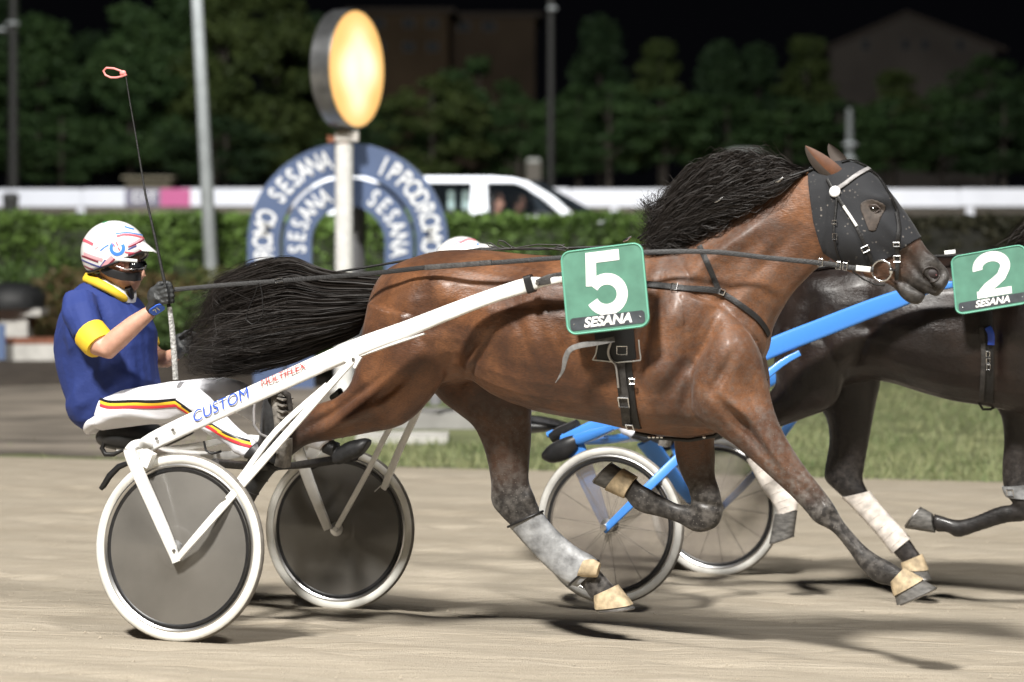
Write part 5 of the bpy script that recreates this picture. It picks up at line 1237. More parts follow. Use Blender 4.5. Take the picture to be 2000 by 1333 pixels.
# ------------------------------------------------------------------ finish post and arch
def Wd(px, py, d): return W(px, py, d)
D = 24.0; S_ = D / FPX
M_arch = mat('arch_blue', (.085, .125, .235), .5, noise=(3, .08)); M_arch_edge = mat('arch_edge', (.42, .45, .48), .5)
M_letter = mat('arch_letter', (.82, .84, .86), .4)
gz = ground_z(-1.7, D)
cx_, cz_ = Wd(679, 475, D).x, Wd(679, 475, D).z
arch = thing('finish_arch', 'blue horseshoe arch with white IPPODROMO SESANA lettering behind the bay\'s tail', 'arch', WORLD, (cx_, D, gz))
def shoe_ring(R, r, y0, th, name, m):
    out = []; inn = []; n = 40
    for i in range(n + 1):
        a = math.pi * i / n; out.append((R * math.cos(a), R * math.sin(a))); inn.append((r * math.cos(a), r * math.sin(a)))
    h = cz_ - gz
    for sgn, lst in ((1, 'a'), (-1, 'b')): pass
    o = [(R * .93, -h), (R * .99, -h * .5)] + out + [(-R * .99, -h * .5), (-R * .93, -h)]; q = [(r * .93, -h), (r * .99, -h * .5)] + inn + [(-r * .99, -h * .5), (-r * .93, -h)]
    k = len(o); vs = []
    for yy in (y0, y0 + th):
        vs += [(cx_ + x, yy, cz_ + z) for x, z in o] + [(cx_ + x, yy, cz_ + z) for x, z in q]
    fs = []
    for i in range(k - 1):
        fs += [(i, i + 1, k + i + 1, k + i), (2 * k + i, 3 * k + i, 3 * k + i + 1, 2 * k + i + 1)]
        fs += [(i, 2 * k + i, 2 * k + i + 1, i + 1), (k + i, k + i + 1, 3 * k + i + 1, 3 * k + i)]
    fs += [(0, k, 3 * k, 2 * k), (k - 1, 3 * k - 1, 4 * k - 1, 2 * k - 1)]
    mb = MB().add(vs, fs); mb.mi = [0 if (i % 4 == 0) else 1 for i in range(4 * (k - 1))] + [1, 1]
    return mb.build(name, [m, M_arch_edge], arch, 40)
shoe_ring(196 * S_, 134 * S_, D, .16, 'outer_ring', M_arch); shoe_ring(127 * S_, 72 * S_, D + .06, .14, 'inner_ring', M_arch)
def arc_text(s, rad, a0, step, y, size, name, flip=1):
    """letters stand on the arc; a0 start angle in degrees measured anticlockwise from the right, running clockwise"""
    for i, ch in enumerate(s):
        if ch == ' ': continue
        a = a0 - step * i
        if a < -2 or a > 182:       # straight legs of the horseshoe
            drop = math.radians((-a) if a < 0 else (a - 180)) * rad
            sg = 1 if a < 0 else -1; p = Vector((cx_ + rad * .985 * sg, y, cz_ - drop)); up_ = Vector((sg, 0, 0))
        else:
            t = math.radians(a); p = Vector((cx_ + rad * math.cos(t), y, cz_ + rad * math.sin(t))); up_ = Vector((math.cos(t), 0, math.sin(t)))
        ex = Vector((up_.z, 0, -up_.x))
        put_text(ch, size, p, ex, up_, M_letter, 'letter', arch, bold=.02, depth=.006, sx=.70)
ro, ri = 164 * S_, 99 * S_
arc_text('IPPODROMO SESANA', ro, 105 + 15 * 8.2, 8.2, D - .004, .28, 'outer')
arc_text('IPPODROMO', ro, 65, 8.4, D - .004, .28, 'outer')
arc_text('SESANA', ri, 117 + 5 * 14.0, 14.0, D + .056, .25, 'inner'); arc_text('SESANA', ri, 60, 14.0, D + .056, .25, 'inner')
# the lamp on its post
px_, pz_ = Wd(672, 283, D - .25).x, Wd(672, 283, D - .25).z; Y = D - .25
post = thing('finish_post', 'white post with round glowing yellow lamp in front of the blue arch', 'lamp post', WORLD, (px_, Y, gz))
MB().lathe([(0, 0), (.16, 0), (.16, .03), (.097, .04), (.093, .5), (.093, pz_ - gz), (.07, pz_ - gz + .01), (0, pz_ - gz + .012)], (px_, Y, gz), (0, 0, 1), 28).build('pole', M_white, post, 40)
MB().lathe([(0, pz_ - gz), (.062, pz_ - gz), (.062, pz_ - gz + .16), (0, pz_ - gz + .16)], (px_, Y, gz), (0, 0, 1), 16).build('neck', mat('rusty_neck', (.30, .20, .15), .7, noise=(14, .5)), post, 40)
MB().box((px_ + .03, Y, pz_ + .085), (.24, .16, .10)).build('lamp_bracket', mat('pale_metal', (.55, .52, .48), .5), post, 30)
MB().box((px_ - .12, Y, pz_ + .06), (.10, .08, .07)).build('junction_box', mat('rust_brown', (.28, .10, .05), .7), post, 30)
th = math.radians(66); ln = Vector((math.sin(th), -math.cos(th), 0)); fc_ = Wd(698, 135, Y - .05); RL = 117 * (Y / FPX)
M_drum = mat('brushed_drum', (.34, .35, .36), .35, metal=.9, noise=(6, .3)); DR = .24
MB().lathe([(0, -DR), (RL * .93, -DR), (RL, -DR + .03), (RL, -DR * .52), (RL + .006, -DR * .5), (RL + .006, -DR * .42), (RL, -DR * .4), (RL, -.01), (RL * .985, 0), (RL * .96, -.004)], fc_, ln, 56).build('drum', M_drum, post, 30)
def lens_mat():
    m = bpy.data.materials.new('lit_lens'); m.use_nodes = True; nt = m.node_tree; b = nt.nodes['Principled BSDF']
    tc = N(nt, 'TexCoord'); prev = None
    side = Vector((0, 0, 1)).cross(ln).normalized()
    for dx, dz, r in ((0, .34, .42), (-.42, -.02, .34), (.42, .02, .34), (-.04, -.44, .42), (.0, .0, .95)):
        c = fc_ + side * dx * RL + Vector((0, 0, dz * RL))
        vm = N(nt, 'VectorMath', operation='DISTANCE'); nt.links.new(tc.outputs['Object'], vm.inputs[0]); vm.inputs[1].default_value = c - Vector((px_, Y, gz)) + Vector((px_, Y, gz))
        mr = N(nt, 'MapRange', interpolation_type='SMOOTHSTEP'); mr.inputs[1].default_value = 0; mr.inputs[2].default_value = r * RL * 1.6; mr.inputs[3].default_value = (.60 if r < .7 else .12); mr.inputs[4].default_value = 0
        nt.links.new(vm.outputs['Value'], mr.inputs[0])
        if prev is None: prev = mr.outputs[0]
        else:
            ad = N(nt, 'Math', operation='ADD'); nt.links.new(prev, ad.inputs[0]); nt.links.new(mr.outputs[0], ad.inputs[1]); prev = ad.outputs[0]
    col = ramp(nt, prev, [(0.0, (.95, .50, .14)), (.25, (1., .66, .26)), (.55, (1., .88, .52)), (.85, (1., .97, .8))])
    nt.links.new(col, b.inputs['Emission Color']); b.inputs['Emission Strength'].default_value = 1.15
    b.inputs['Base Color'].default_value = (.3, .2, .1, 1); b.inputs['Roughness'].default_value = .3
    return m
MB().lathe([(0, .03), (RL * .4, .026), (RL * .75, .015), (RL * .965, -.003)], fc_, ln, 56).build('lens', lens_mat(), post, 60)
gp = thing('grey_post', 'grey metal post just behind the white finish post', 'post', WORLD, (Wd(700, 400, D + .5).x, D + .5, gz))
MB().lathe([(0, 0), (.075, 0), (.075, 1.98), (.06, 2.0), (0, 2.0)], (Wd(700, 400, D + .5).x, D + .5, gz), (0, 0, 1), 16).build('tube', mat('grey_paint', (.20, .20, .21), .6), gp, 40)

# ------------------------------------------------------------------ mast, hedges, beds
a, b = Wd(411, 500, 31.0), Wd(385, 0, 31.0); dr = (b - a).normalized(); gm = ground_z(-4, 31.)
mast = thing('light_mast', 'tall leaning galvanised mast rising beside the arch', 'mast', WORLD, a + dr * ((gm - a.z) / dr.z))
pb = a + dr * ((gm - a.z) / dr.z); MB().tube([pb, a, b, b + dr * 6.0], [.10, .092, .080, .06], 16).build('pole', mat('galvanised', (.27, .29, .29), .5, metal=.2, noise=(5, .15)), mast, 60)
MB().lathe([(0, 0), (.2, 0), (.2, .03), (.12, .05), (.11, .25), (0, .25)], pb, (0, 0, 1), 16).build('foot', mat('grey_paint', (.20, .20, .21), .6), mast, 40)
MB().box(b + dr * 5.9 + Vector((0, -.1, 0)), (.9, .25, .35)).build('lamp_head', M_black, mast, 30)

def leaf_mat(name, c1, c2, scale=1.2):
    m = bpy.data.materials.new(name); m.use_nodes = True; nt = m.node_tree; b = nt.nodes['Principled BSDF']
    g = N(nt, 'NewGeometry'); tc = N(nt, 'TexCoord'); n = N(nt, 'TexNoise', Scale=scale, Detail=3.0); nt.links.new(tc.outputs['Object'], n.inputs['Vector'])
    ad = N(nt, 'Math', operation='MULTIPLY_ADD'); nt.links.new(g.outputs['Random Per Island'], ad.inputs[0]); ad.inputs[1].default_value = .5; nt.links.new(n.outputs['Fac'], ad.inputs[2])
    nt.links.new(ramp(nt, ad.outputs[0], [(.45, c1), (1.0, c2)]), b.inputs['Base Color']); b.inputs['Roughness'].default_value = .6; b.inputs['Specular IOR Level'].default_value = .25
    return m
def leaves(pts, size, seed, outward=None):
    """pointed leaf quads at points (numpy) -> verts, faces"""
    rs = np.random.RandomState(seed); n = len(pts); d = rs.normal(size=(n, 3)); d /= np.linalg.norm(d, axis=1)[:, None]
    e = np.cross(d, rs.normal(size=(n, 3))); e /= np.linalg.norm(e, axis=1)[:, None] + 1e-9
    s = size * rs.uniform(.6, 1.4, size=(n, 1))
    V = np.stack([pts - d * s, pts + e * s * .45, pts + d * s, pts - e * s * .45], 1).reshape(-1, 3)
    return V.tolist(), [(4 * i, 4 * i + 1, 4 * i + 2, 4 * i + 3) for i in range(n)]
def leaf_obj(name, pts, size, seed, m, parent=None):
    v, f = leaves(pts, size, seed); me = bpy.data.meshes.new(name); me.from_pydata(v, [], f); me.materials.append(m); return put(name, me, parent)
def lump_noise(x, y, k): return .5 * math.sin(x * 2.1 * k + 1.3) * math.sin(y * 1.7 * k + .4) + .3 * math.sin(x * 4.7 * k + y * 3.1 * k) + .2 * math.sin(x * 9.3 * k + 2)
def hedge(name, label, x0, x1, y, depth, top, m, core, seed, n, size):
    zg = ground_z(0, y) - .02; t = thing(name, label, 'hedge', WORLD, ((x0 + x1) / 2, y, zg)); rs = np.random.RandomState(seed)
    nx = 60; vs = []; fs = []; prof = [(-.5, 0), (-.52, .3), (-.5, .7), (-.46, .93), (-.36, 1.0), (.36, 1.0), (.5, .9), (.5, 0)]
    for i in range(nx + 1):
        x = x0 + (x1 - x0) * i / nx
        for j, (py_, pz) in enumerate(prof): vs.append((x, y + depth * py_ + .05 * lump_noise(x, pz * 3, 1), zg + (top - .06 - zg) * pz + (.04 * lump_noise(x, 5 + j, .8) if pz > .5 else 0)))
    k = len(prof); fs = [(i * k + j, i * k + j + 1, (i + 1) * k + j + 1, (i + 1) * k + j) for i in range(nx) for j in range(k - 1)] + [tuple(range(k)), tuple(nx * k + j for j in range(k - 1, -1, -1))]
    MB().add(vs, fs).build('branch_core', core, t, 60)
    u = rs.uniform(size=(n, 2)); X = x0 + (x1 - x0) * u[:, 0]; w = u[:, 1]; H = top - zg
    P = np.zeros((n, 3)); P[:, 0] = X
    front = w < .55; P[front, 1] = y - depth * .5 + rs.normal(0, .035, front.sum()); P[front, 2] = zg + H * rs.uniform(0, 1, front.sum())
    tp = ~front; P[tp, 1] = y + depth * rs.uniform(-.5, .5, tp.sum()); P[tp, 2] = top + rs.normal(0, .03, tp.sum())
    lump = np.array([lump_noise(p[0], p[2] * 2, 1) for p in P]); P[:, 1] -= .07 * lump * front; P[:, 2] += .05 * lump * tp
    leaf_obj('leaves', P, size, seed, m, t); return t
M_h1 = leaf_mat('hedge_leaf', (.036, .066, .014), (.105, .175, .036)); M_core = mat('hedge_core', (.020, .028, .010), .9, noise=(9, .5))
hedge('clipped_hedge', 'long clipped bright green hedge behind the arch', -9.5, 5.25, 32.0, 1.0, 1.445, M_h1, M_core, 1, 42000, .055)
M_h2 = leaf_mat('shaded_hedge_leaf', (.016, .018, .010), (.045, .042, .024)); hedge('clipped_hedge', 'dark dull hedge at the far right beyond the horse\'s nose', 5.3, 10.5, 32.0, 1.0, 1.42, M_h2, mat('shaded_hedge_core', (.012, .012, .008), .9), 2, 14000, .055)  # unlit stretch of hedge: its shade is put into leaf and core colours
def shrub(px, d, w, h, label, m, seed, n=1500, leaf=.05):
    x = (px - CX) / FPX * d; zg = ground_z(x, d) - .01; t = thing('shrub', label, 'shrub', WORLD, (x, d, zg)); rs = np.random.RandomState(seed)
    P = []
    while len(P) < n:
        q = rs.uniform(-1, 1, 3); r = np.linalg.norm(q)
        if r > 1 or r < .45 + .2 * math.sin(5 * q[0] + seed) * math.sin(4 * q[2]): continue
        P.append((x + q[0] * w / 2, d + q[1] * w / 2 * .7, zg + h * .5 * (1 + q[2]) * .98 + .02))
    leaf_obj('foliage', np.array(P), leaf, seed, m, t)
    for k in range(5):
        a = k * 1.3; MB().tube([(x, d, zg), (x + .2 * w * math.cos(a), d + .1 * w * math.sin(a), zg + h * .4), (x + .36 * w * math.cos(a), d + .2 * w * math.sin(a), zg + h * .8)], [.02, .013, .006], 6).build('stem', mat('stem_brown', (.07, .05, .035), .8), t, 60)
    return t
M_sh = [leaf_mat('olive_leaf', (.05, .06, .018), (.14, .14, .05)), leaf_mat('green_leaf', (.035, .07, .02), (.10, .16, .05)), leaf_mat('brown_leaf', (.06, .045, .02), (.14, .10, .045))]
names = ['olive shrub at the left edge under the hedge', 'russet shrub behind the driver\'s helmet', 'green shrub right of the driver\'s helmet', 'low yellow-green shrub behind the raised glove', 'green shrub under the leaning mast', 'bushy green shrub behind the horse\'s tail', 'shrub at the foot of the blue arch on its left', 'small shrub inside the arch opening', 'shrub beside the right foot of the arch']
for i, (px, d, w, h) in enumerate(((20, 30.2, 1.5, 1.15), (150, 29.8, 1.6, 1.1), (300, 29.6, 1.5, 1.05), (370, 28.6, 1.3, .85), (430, 29.8, 1.3, 1.1), (500, 27.8, 1.3, .8), (570, 27.0, 1.1, .7), (650, 27.5, .9, .6), (800, 27.2, 1.2, .7))):
    shrub(px, d, w, h, names[i], M_sh[(i * 2 + 1) % 3] if i != 1 else M_sh[2], 40 + i)
# path and bed beyond the verge, low wall, bench and planter at the left
structure(sheet('gravel_path', -12, -1.6, lambda x: dist_edge(x) + .12 + .10 * math.sin(x * 3.1) + .06 * math.sin(x * 7.7), lambda x: 24.2 + .2 * math.sin(x * 2.3), 60, 6, .002, M_path))
structure(sheet('planting_bed', -12, 3.0, lambda x: 24.2 + .2 * math.sin(x * 2.3), lambda x: 31.4, 60, 8, .004, M_soil))
M_conc = mat('pale_concrete', (.50, .49, .46), .85, noise=(5, .2), bump=(40, .3)); M_brick = mat('brick_red', (.22, .085, .05), .85, noise=(9, .3))
gl = ground_z(-6, 28.0)
bw = thing('low_wall', 'low white kerb wall with brown coping at the left edge', 'wall', WORLD, (-7.4, 28., gl))
MB().box((-7.6, 28.0, gl + .10), (4.2, .24, .20)).build('kerb', M_conc, bw, 30)
for i in range(16): MB().box((-9.55 + i * .26, 28.04, gl + .235), (.25, .30, .065)).build('brick', M_brick, bw, 30)
bn = thing('stone_bench', 'white stone bench slab on blocks at the left edge', 'bench', WORLD, (-6.4, 28.5, gl))
MB().box((-6.55, 28.6, gl + .56), (1.5, .5, .085)).build('seat_slab', M_conc, bn, 30)
MB().box((-6.15, 28.6, gl + .37), (.34, .34, .295)).build('block', M_conc, bn, 30); MB().box((-7.05, 28.6, gl + .37), (.34, .34, .295)).build('block', M_conc, bn, 30)
MB().box((-6.45, 28.7, gl + .43), (1.0, .2, .12)).build('brick', M_brick, bn, 30)
dm = thing('covered_planter', 'rounded black cover standing on the white stone bench', 'planter', WORLD, (-6.15, 28.6, gl + .605))
MB().lathe([(.40, 0), (.41, .05), (.40, .14), (.34, .24), (.22, .30), (0, .325)], (-6.2, 28.6, gl + .605), (0, 0, 1), 28).build('cover', mat('black_cover', (.012, .013, .014), .6, noise=(10, .5), bump=(14, .6)), dm, 60)
bp = thing('blue_panel', 'small blue panel at the left edge of the bed', 'panel', WORLD, (-6.18, 27.6, gl))
MB().box((-6.2, 27.6, gl + .25), (.26, .04, .42)).build('board', mat('panel_blue', (.10, .15, .28), .6), bp, 30); MB().box((-6.2, 27.64, gl + .12), (.04, .04, .24)).build('stake', M_black, bp, 30)
zs = ground_z(-.8, 19.3)
pln = thing('concrete_step', 'pale concrete step block seen between the bay\'s hind legs', 'step', WORLD, (-.85, 19.4, zs))
MB().box((-.90, 19.0, zs + .03), (.75, .4, .06)).build('lower_step', M_conc, pln, 30); MB().box((-.80, 20.2, zs + .07), (1.15, .5, .14)).build('upper_step', mat('grey_concrete', (.26, .255, .245), .85, noise=(5, .2)), pln, 30)
bo_ = thing('bollard', 'short grey bollard behind the bay horse\'s hind legs', 'bollard', WORLD, (-.66, 19.8, zs))
MB().lathe([(0, .22), (.055, .22), (.055, .62), (.04, .65), (0, .655)], (-.66, 19.9, zs), (0, 0, 1), 16).build('tube', mat('grey_paint', (.20, .20, .21), .6), bo_, 40)
# grass blades and crumbs of sand
rs = np.random.RandomState(5); n = 34000
gx = rs.uniform(-4.4, 5.6, n); gy = np.array([dist_edge(x) for x in gx]) + 8.5 * rs.uniform(0, 1, n) ** 1.3 - .06 * rs.uniform(0, 1, n)
keep = ~((gx < -1.6) & (gy > 19.6)) & ~((np.abs(gx + .8) < .7) & (gy > 18.8) & (gy < 20.5)); keep &= (gx > -1.5) | (rs.uniform(size=len(gx)) < .16 * (.5 + .5 * np.sin(gx * 2.3 + 1.))); gx, gy = gx[keep], gy[keep]; n = len(gx)
bz = np.array([ground_z(x, y) for x, y in zip(gx, gy)]) - .004; hh = rs.uniform(.025, .075, n) * (1 + .5 * np.sin(gx * 1.7) * np.sin(gy * 1.3)); an = rs.uniform(0, 6.28, n); lean = rs.normal(0, .03, (n, 2))
w_ = .006; V = np.stack([np.stack([gx - w_ * np.cos(an), gy - w_ * np.sin(an), bz], 1), np.stack([gx + w_ * np.cos(an), gy + w_ * np.sin(an), bz], 1), np.stack([gx + lean[:, 0], gy + lean[:, 1], bz + hh], 1)], 1).reshape(-1, 3)
me = bpy.data.meshes.new('grass'); me.from_pydata(V.tolist(), [], [(3 * i, 3 * i + 1, 3 * i + 2) for i in range(n)])
me.materials.append(leaf_mat('grass_blade', (.09, .135, .05), (.29, .30, .155), .9))
g = put('grass', me); structure(g, 'stuff'); tag(g, 'mown grass strip between the sand track and the path', 'grass')
n = 5000; cx2 = rs.uniform(-4.2, 4.2, n); cy2 = rs.uniform(7.6, 17.0, n); keep = cy2 < np.array([dist_edge(x) for x in cx2]); cx2, cy2 = cx2[keep], cy2[keep]
mb = MB(); base = [(0, 0, 1), (1, 0, 0), (0, 1, 0), (-1, 0, 0), (0, -1, 0)]
for x, y in zip(cx2, cy2):
    r = .0025 + .006 * rs.uniform() ** 3; z = ground_z(x, y); jit = rs.uniform(.6, 1.3, 5)
    mb.add([(x + b_[0] * r * jit[i], y + b_[1] * r * jit[i], z + (b_[2] * r * .8 if b_[2] else -.001)) for i, b_ in enumerate(base)], [(0, 1, 2), (0, 2, 3), (0, 3, 4), (0, 4, 1)])
o = mb.build('sand_crumbs', M_sand, None, None); structure(o, 'stuff'); tag(o, 'small crumbs of sand strewn over the track', 'sand')
# ------------------------------------------------------------------ van behind the hedge
DV = 36.0; SV = DV / FPX; zv = ground_z(3, DV) 
vx = lambda px: (px - CX) * SV
vz = lambda py: HC - (py - HY) * SV
zv = vz(345) - 2.0
van = thing('parked_van', 'white van with two people in its cab beyond the hedge', 'van', WORLD, (vx(930), DV + .9, zv))
M_van = mat('van_white', (.76, .78, .82), .25, coat=.5); M_glass = mat('opaque_dark_glass', (.02, .025, .03), .06, spec=.6)
def clear_glass():
    m = bpy.data.materials.new('clear_glass'); m.use_nodes = True; nt = m.node_tree; b = nt.nodes['Principled BSDF']
    b.inputs['Base Color'].default_value = (.02, .025, .03, 1); b.inputs['Roughness'].default_value = .05; b.inputs['Alpha'].default_value = .10; return m
M_cg = clear_glass(); WV = 1.85
def side_prism(pts, y0, y1, name, m, bev=None):
    return MB().prism([(vx(x), vz(y)) for x, y in pts], (0, y0, 0), (1, 0, 0), (0, 0, 1), (0, 1, 0), y1 - y0).build(name, m, van, 30)
low = [(600, vzp) for vzp in ()]
pz = lambda z: HY + (HC - (zv + z)) / SV
side_prism([(600, pz(.32)), (598, pz(.7)), (601, 422), (1092, 422), (1125, 420), (1168, 428), (1212, 446), (1228, pz(.8)), (1230, pz(.45)), (1222, pz(.3))], DV, DV + WV, 'lower_body', M_van)
side_prism([(604, 372), (612, 356), (640, 347), (760, 345), (960, 345), (1000, 348), (1030, 355), (1024, 361), (995, 357), (960, 356), (640, 358), (616, 372)], DV + .08, DV + WV - .08, 'roof', M_van)
for y0, y1 in ((DV + .02, DV + .09), (DV + WV - .09, DV + WV - .02)):
    side_prism([(600, 423), (604, 370), (616, 357), (700, 356), (700, 423)], y0, y1, 'rear_pillar', M_van)
    side_prism([(915, 423), (922, 356), (950, 356), (954, 423)], y0, y1, 'door_pillar', M_van)
    side_prism([(992, 352), (1032, 356), (1080, 384), (1122, 421), (1100, 422), (1062, 388), (1024, 364)], y0, y1, 'windscreen_pillar', M_van)
    side_prism([(700, 358), (920, 358), (916, 422), (700, 422)], y0 + .025, y0 + .031, 'side_window', M_cg if y0 < DV + 1 else M_glass)  # far panes opaque: their dark colour stands in for cabin shade
    side_prism([(951, 358), (1000, 357), (1028, 366), (1062, 389), (1098, 422), (954, 422)], y0 + .025, y0 + .031, 'side_window', M_cg if y0 < DV + 1 else M_glass)
    side_prism([(604, 357), (1020, 357), (1000, 352), (612, 352)], y0 - .004, y1 + .004, 'gutter', M_van)
ws = [(vx(1032), DV + .1, vz(355)), (vx(1150), DV + .06, vz(424)), (vx(1182), DV + .5, vz(424)), (vx(1182), DV + WV - .5, vz(424)), (vx(1132), DV + WV - .06, vz(421)), (vx(1032), DV + WV - .1, vz(355)), (vx(1052), DV + WV - .5, vz(352)), (vx(1052), DV + .5, vz(352))]
MB().add(ws, [(0, 1, 2, 7), (7, 2, 3, 6), (6, 3, 4, 5)]).build('windscreen', M_glass, van, 40)
for x in (690, 1140):
    for yy in (DV + .05, DV + WV - .25): 
        w_ = MB().lathe([(.0, 0), (.2, 0), (.21, .02), (.3, .02), (.32, .06), (.32, .18), (.3, .2), (0, .2)], (vx(x), yy, zv + .32), (0, 1, 0), 24).build('tyre', M_black, van, 40)
M_seat = mat('pale_seat', (.30, .40, .38), .8); M_seatd = mat('dark_seat', (.03, .03, .032), .8)
for x, yy in ((880, DV + .45), (908, DV + .45), (880, DV + 1.35), (908, DV + 1.35)):
    MB().box((vx(x), yy, vz(392)), (.10, .40, .30)).build('headrest', M_seat if x < 900 else M_seat, van, 30); MB().box((vx(x), yy, vz(440)), (.12, .46, .5)).build('seat_back', M_seatd, van, 30)
MB().box((vx(955), DV + .45, vz(415)), (.14, .46, .6)).build('seat_back', M_seatd, van, 30); MB().box((vx(955), DV + 1.35, vz(415)), (.14, .46, .6)).build('seat_back', M_seatd, van, 30)
MB().box((vx(1075), DV + .92, vz(424)), (.5, 1.6, .14)).build('dashboard', M_seatd, van, 30)
MB().tube([(vx(1035) + .05 * math.cos(a), DV + 1.3 + .17 * math.sin(a), vz(412) + .16 * math.cos(a)) for a in np.linspace(0, 6.283, 17)], .014, 8).build('steering_wheel', M_seatd, van, 60)
def passenger(x, yy, zc, label, shirt, hairc, face):
    t = thing('person', label, 'person', WORLD, (x, yy, zc - .62)); c = Vector((x, yy, zc))
    def L(rows):  # rows (z, front, back, half width)
        R = np.array([[x + f_, yy, zc + z, x - b_, yy, zc + z, w, 0, 0] for z, f_, b_, w in rows]); return loft(R, 4, 20)[:2]
    head = L([(-.20, .05, .06, .055), (-.15, .06, .07, .06), (-.11, .095, .08, .066), (-.05, .105, .09, .074), (.02, .10, .10, .077), (.08, .085, .095, .07), (.12, .04, .05, .04)])
    trunk = L([(-.62, .14, .13, .18), (-.45, .14, .12, .19), (-.32, .13, .11, .21), (-.24, .09, .09, .17), (-.19, .06, .06, .08)])
    arms = [tubepart([(x, yy + s * .20, zc - .29), (x + .10, yy + s * .26, zc - .46), (x + .30, yy + s * .20, zc - .50)], [.055, .05, .035], 10) for s in (-1, 1)]
    nose = tubepart([(x + .10, yy, zc - .02), (x + .125, yy, zc - .05), (x + .10, yy, zc - .06)], [.01, .013, .01], 8)
    V, Fc, ed = fuse([head, trunk, nose] + arms, .012, 5); put('body', skin_mesh('body', V, Fc, [face]), t)
    sh_ = L([(-.62, .155, .145, .195), (-.45, .155, .135, .205), (-.32, .145, .125, .225), (-.24, .105, .105, .185), (-.20, .075, .075, .10)]); sl = [tubepart([(x, yy + s * .19, zc - .28), (x + .05, yy + s * .235, zc - .38), (x + .09, yy + s * .25, zc - .44)], [.07, .07, .064], 10) for s in (-1, 1)]
    V, Fc, ed = fuse([sh_] + sl, .012, 5); put('shirt', skin_mesh('shirt', V, Fc, [shirt]), t)
    hr = MB().ball((x - .02, yy, zc + .035), (.108, .088, .105), 14); hr.v = [(p[0] if p[2] > zc - .02 or p[0] < x else x - .02, p[1], p[2]) for p in hr.v]; hr.build('hair', hairc, t, 60)
    for s in (-1, 1): MB().ball((x + .092, yy + s * .03, zc - .005), .010, 8).build('eye', M_eye, t, 60)
    return t
passenger(vx(970), DV + .55, vz(392), 'person in a pink shirt sitting at the near window of the white van', mat('pink_shirt', (.72, .16, .25), .8), mat('brown_hair', (.10, .055, .03), .6), M_skin)
passenger(vx(1014), DV + 1.32, vz(397), 'second person in dim clothing on the far seat of the white van', mat('grey_shirt', (.30, .27, .24), .8), mat('dark_hair', (.04, .03, .02), .6), M_skin)

# ------------------------------------------------------------------ far rail
DR_ = 52.0; SR = DR_ / FPX; zr = ground_z(0, DR_)
rail = thing('running_rail', 'long white running rail on the far side of the track', 'rail', WORLD, (0, DR_, zr))
top = HC - (367 - HY) * SR
M_rail = mat('rail_white', (.80, .82, .87), .45, noise=(1.2, .05))
for i in range(14):
    x = -15.2 + i * 2.2; MB().prism([(-1.095, 0), (1.095, 0), (1.095, .36), (1.06, .40), (-1.06, .40), (-1.095, .36)], (x, DR_, top - .42 + .05 * math.sin(i * 2.1) * .2), (1, 0, 0), (0, 0, 1), (0, 1, 0), .06).build('panel', M_rail, rail, 30)
for i in range(7):
    x = (165 - CX) * SR - 2 * 4.0 + 1.5 + i * 4.02 + 6.4; MB().box((x, DR_ + .10, (zr + top - .05) / 2), (.17, .07, top - zr - .1)).build('post', M_rail, rail, 30)
xa, xb = (245 - CX) * SR, (372 - CX) * SR
ad = thing('advert_board', 'grey and pink advert board fixed to the far white rail', 'board', WORLD, ((xa + xb) / 2, DR_ - .05, top - .44))
MB().box((xa + (xb - xa) * .27, DR_ - .045, top - .22), ((xb - xa) * .54, .03, .40)).build('grey_half', mat('ad_grey', (.20, .19, .25), .6), ad, 30)
MB().box((xa + (xb - xa) * .77, DR_ - .045, top - .22), ((xb - xa) * .46, .03, .40)).build('pink_half', mat('ad_pink', (.55, .12, .28), .6), ad, 30)
put_text('DT', .34, (xa + (xb - xa) * .30, DR_ - .066, top - .22), (1, 0, 0), (0, 0, 1), M_num, 'lettering', ad, bold=.01, depth=.003, sx=1.25)
def bin_(px, d, y0, y1, w, label):
    x = (px - CX) / FPX * d; z1 = HC - (y0 - HY) / FPX * d; z0 = ground_z(x, d); t = thing('litter_bin', label, 'bin', WORLD, (x, d, z0))
    MB().lathe([(0, 0), (w * .42, 0), (w * .5, (z1 - z0) * .9), (w * .53, (z1 - z0) * .92), (w * .53, z1 - z0 - .02), (0, z1 - z0)], (x, d, z0), (0, 0, 1), 18).build('bin_body', mat('bin_dark', (.03, .032, .03), .6), t, 40)
    MB().lathe([(w * .54, 0), (w * .54, .05), (w * .3, .09), (0, .1)], (x, d, z1 - .02), (0, 0, 1), 18).build('lid', mat('bin_lid', (.05, .05, .05), .5), t, 40)
bin_(21, 46.0, 384, 428, .32, 'dark litter bin before the white rail at the left edge')

# ------------------------------------------------------------------ lamps, kiosk and houses in the dark
M_pole = mat('dark_pole', (.035, .033, .031), .6)
def lamp_post(px, d, ytop, r, label, heads, m=M_pole):
    x = (px - CX) / FPX * d; z0 = ground_z(x, d); z1 = HC - (ytop - HY) / FPX * d; t = thing('street_lamp', label, 'street lamp', WORLD, (x, d, z0))
    MB().tube([(x, d, z0), (x, d, (z0 + z1) / 2), (x, d, z1)], [r, r * .85, r * .7], 12).build('pole', m, t, 60)
    for dx, yy, w in heads:
        z = HC - (yy - HY) / FPX * d; MB().lathe([(0, -.05), (w * .6, -.06), (w, 0), (w * .6, .09), (0, .12)], (x + dx, d - .1, z), (0, 0, 1), 14).build('lamp_head', mat('lamp_white', (.75, .78, .80), .4), t, 60)
        if abs(dx) > .05: MB().tube([(x, d, z - .05), (x + dx, d - .1, z)], r * .5, 8).build('arm', m, t, 60)
lamp_post(25, 88.0, -60, .22, 'dark lamp mast at the left edge before the tall trees', ((.0, 48, .3), (-.45, 60, .25)))
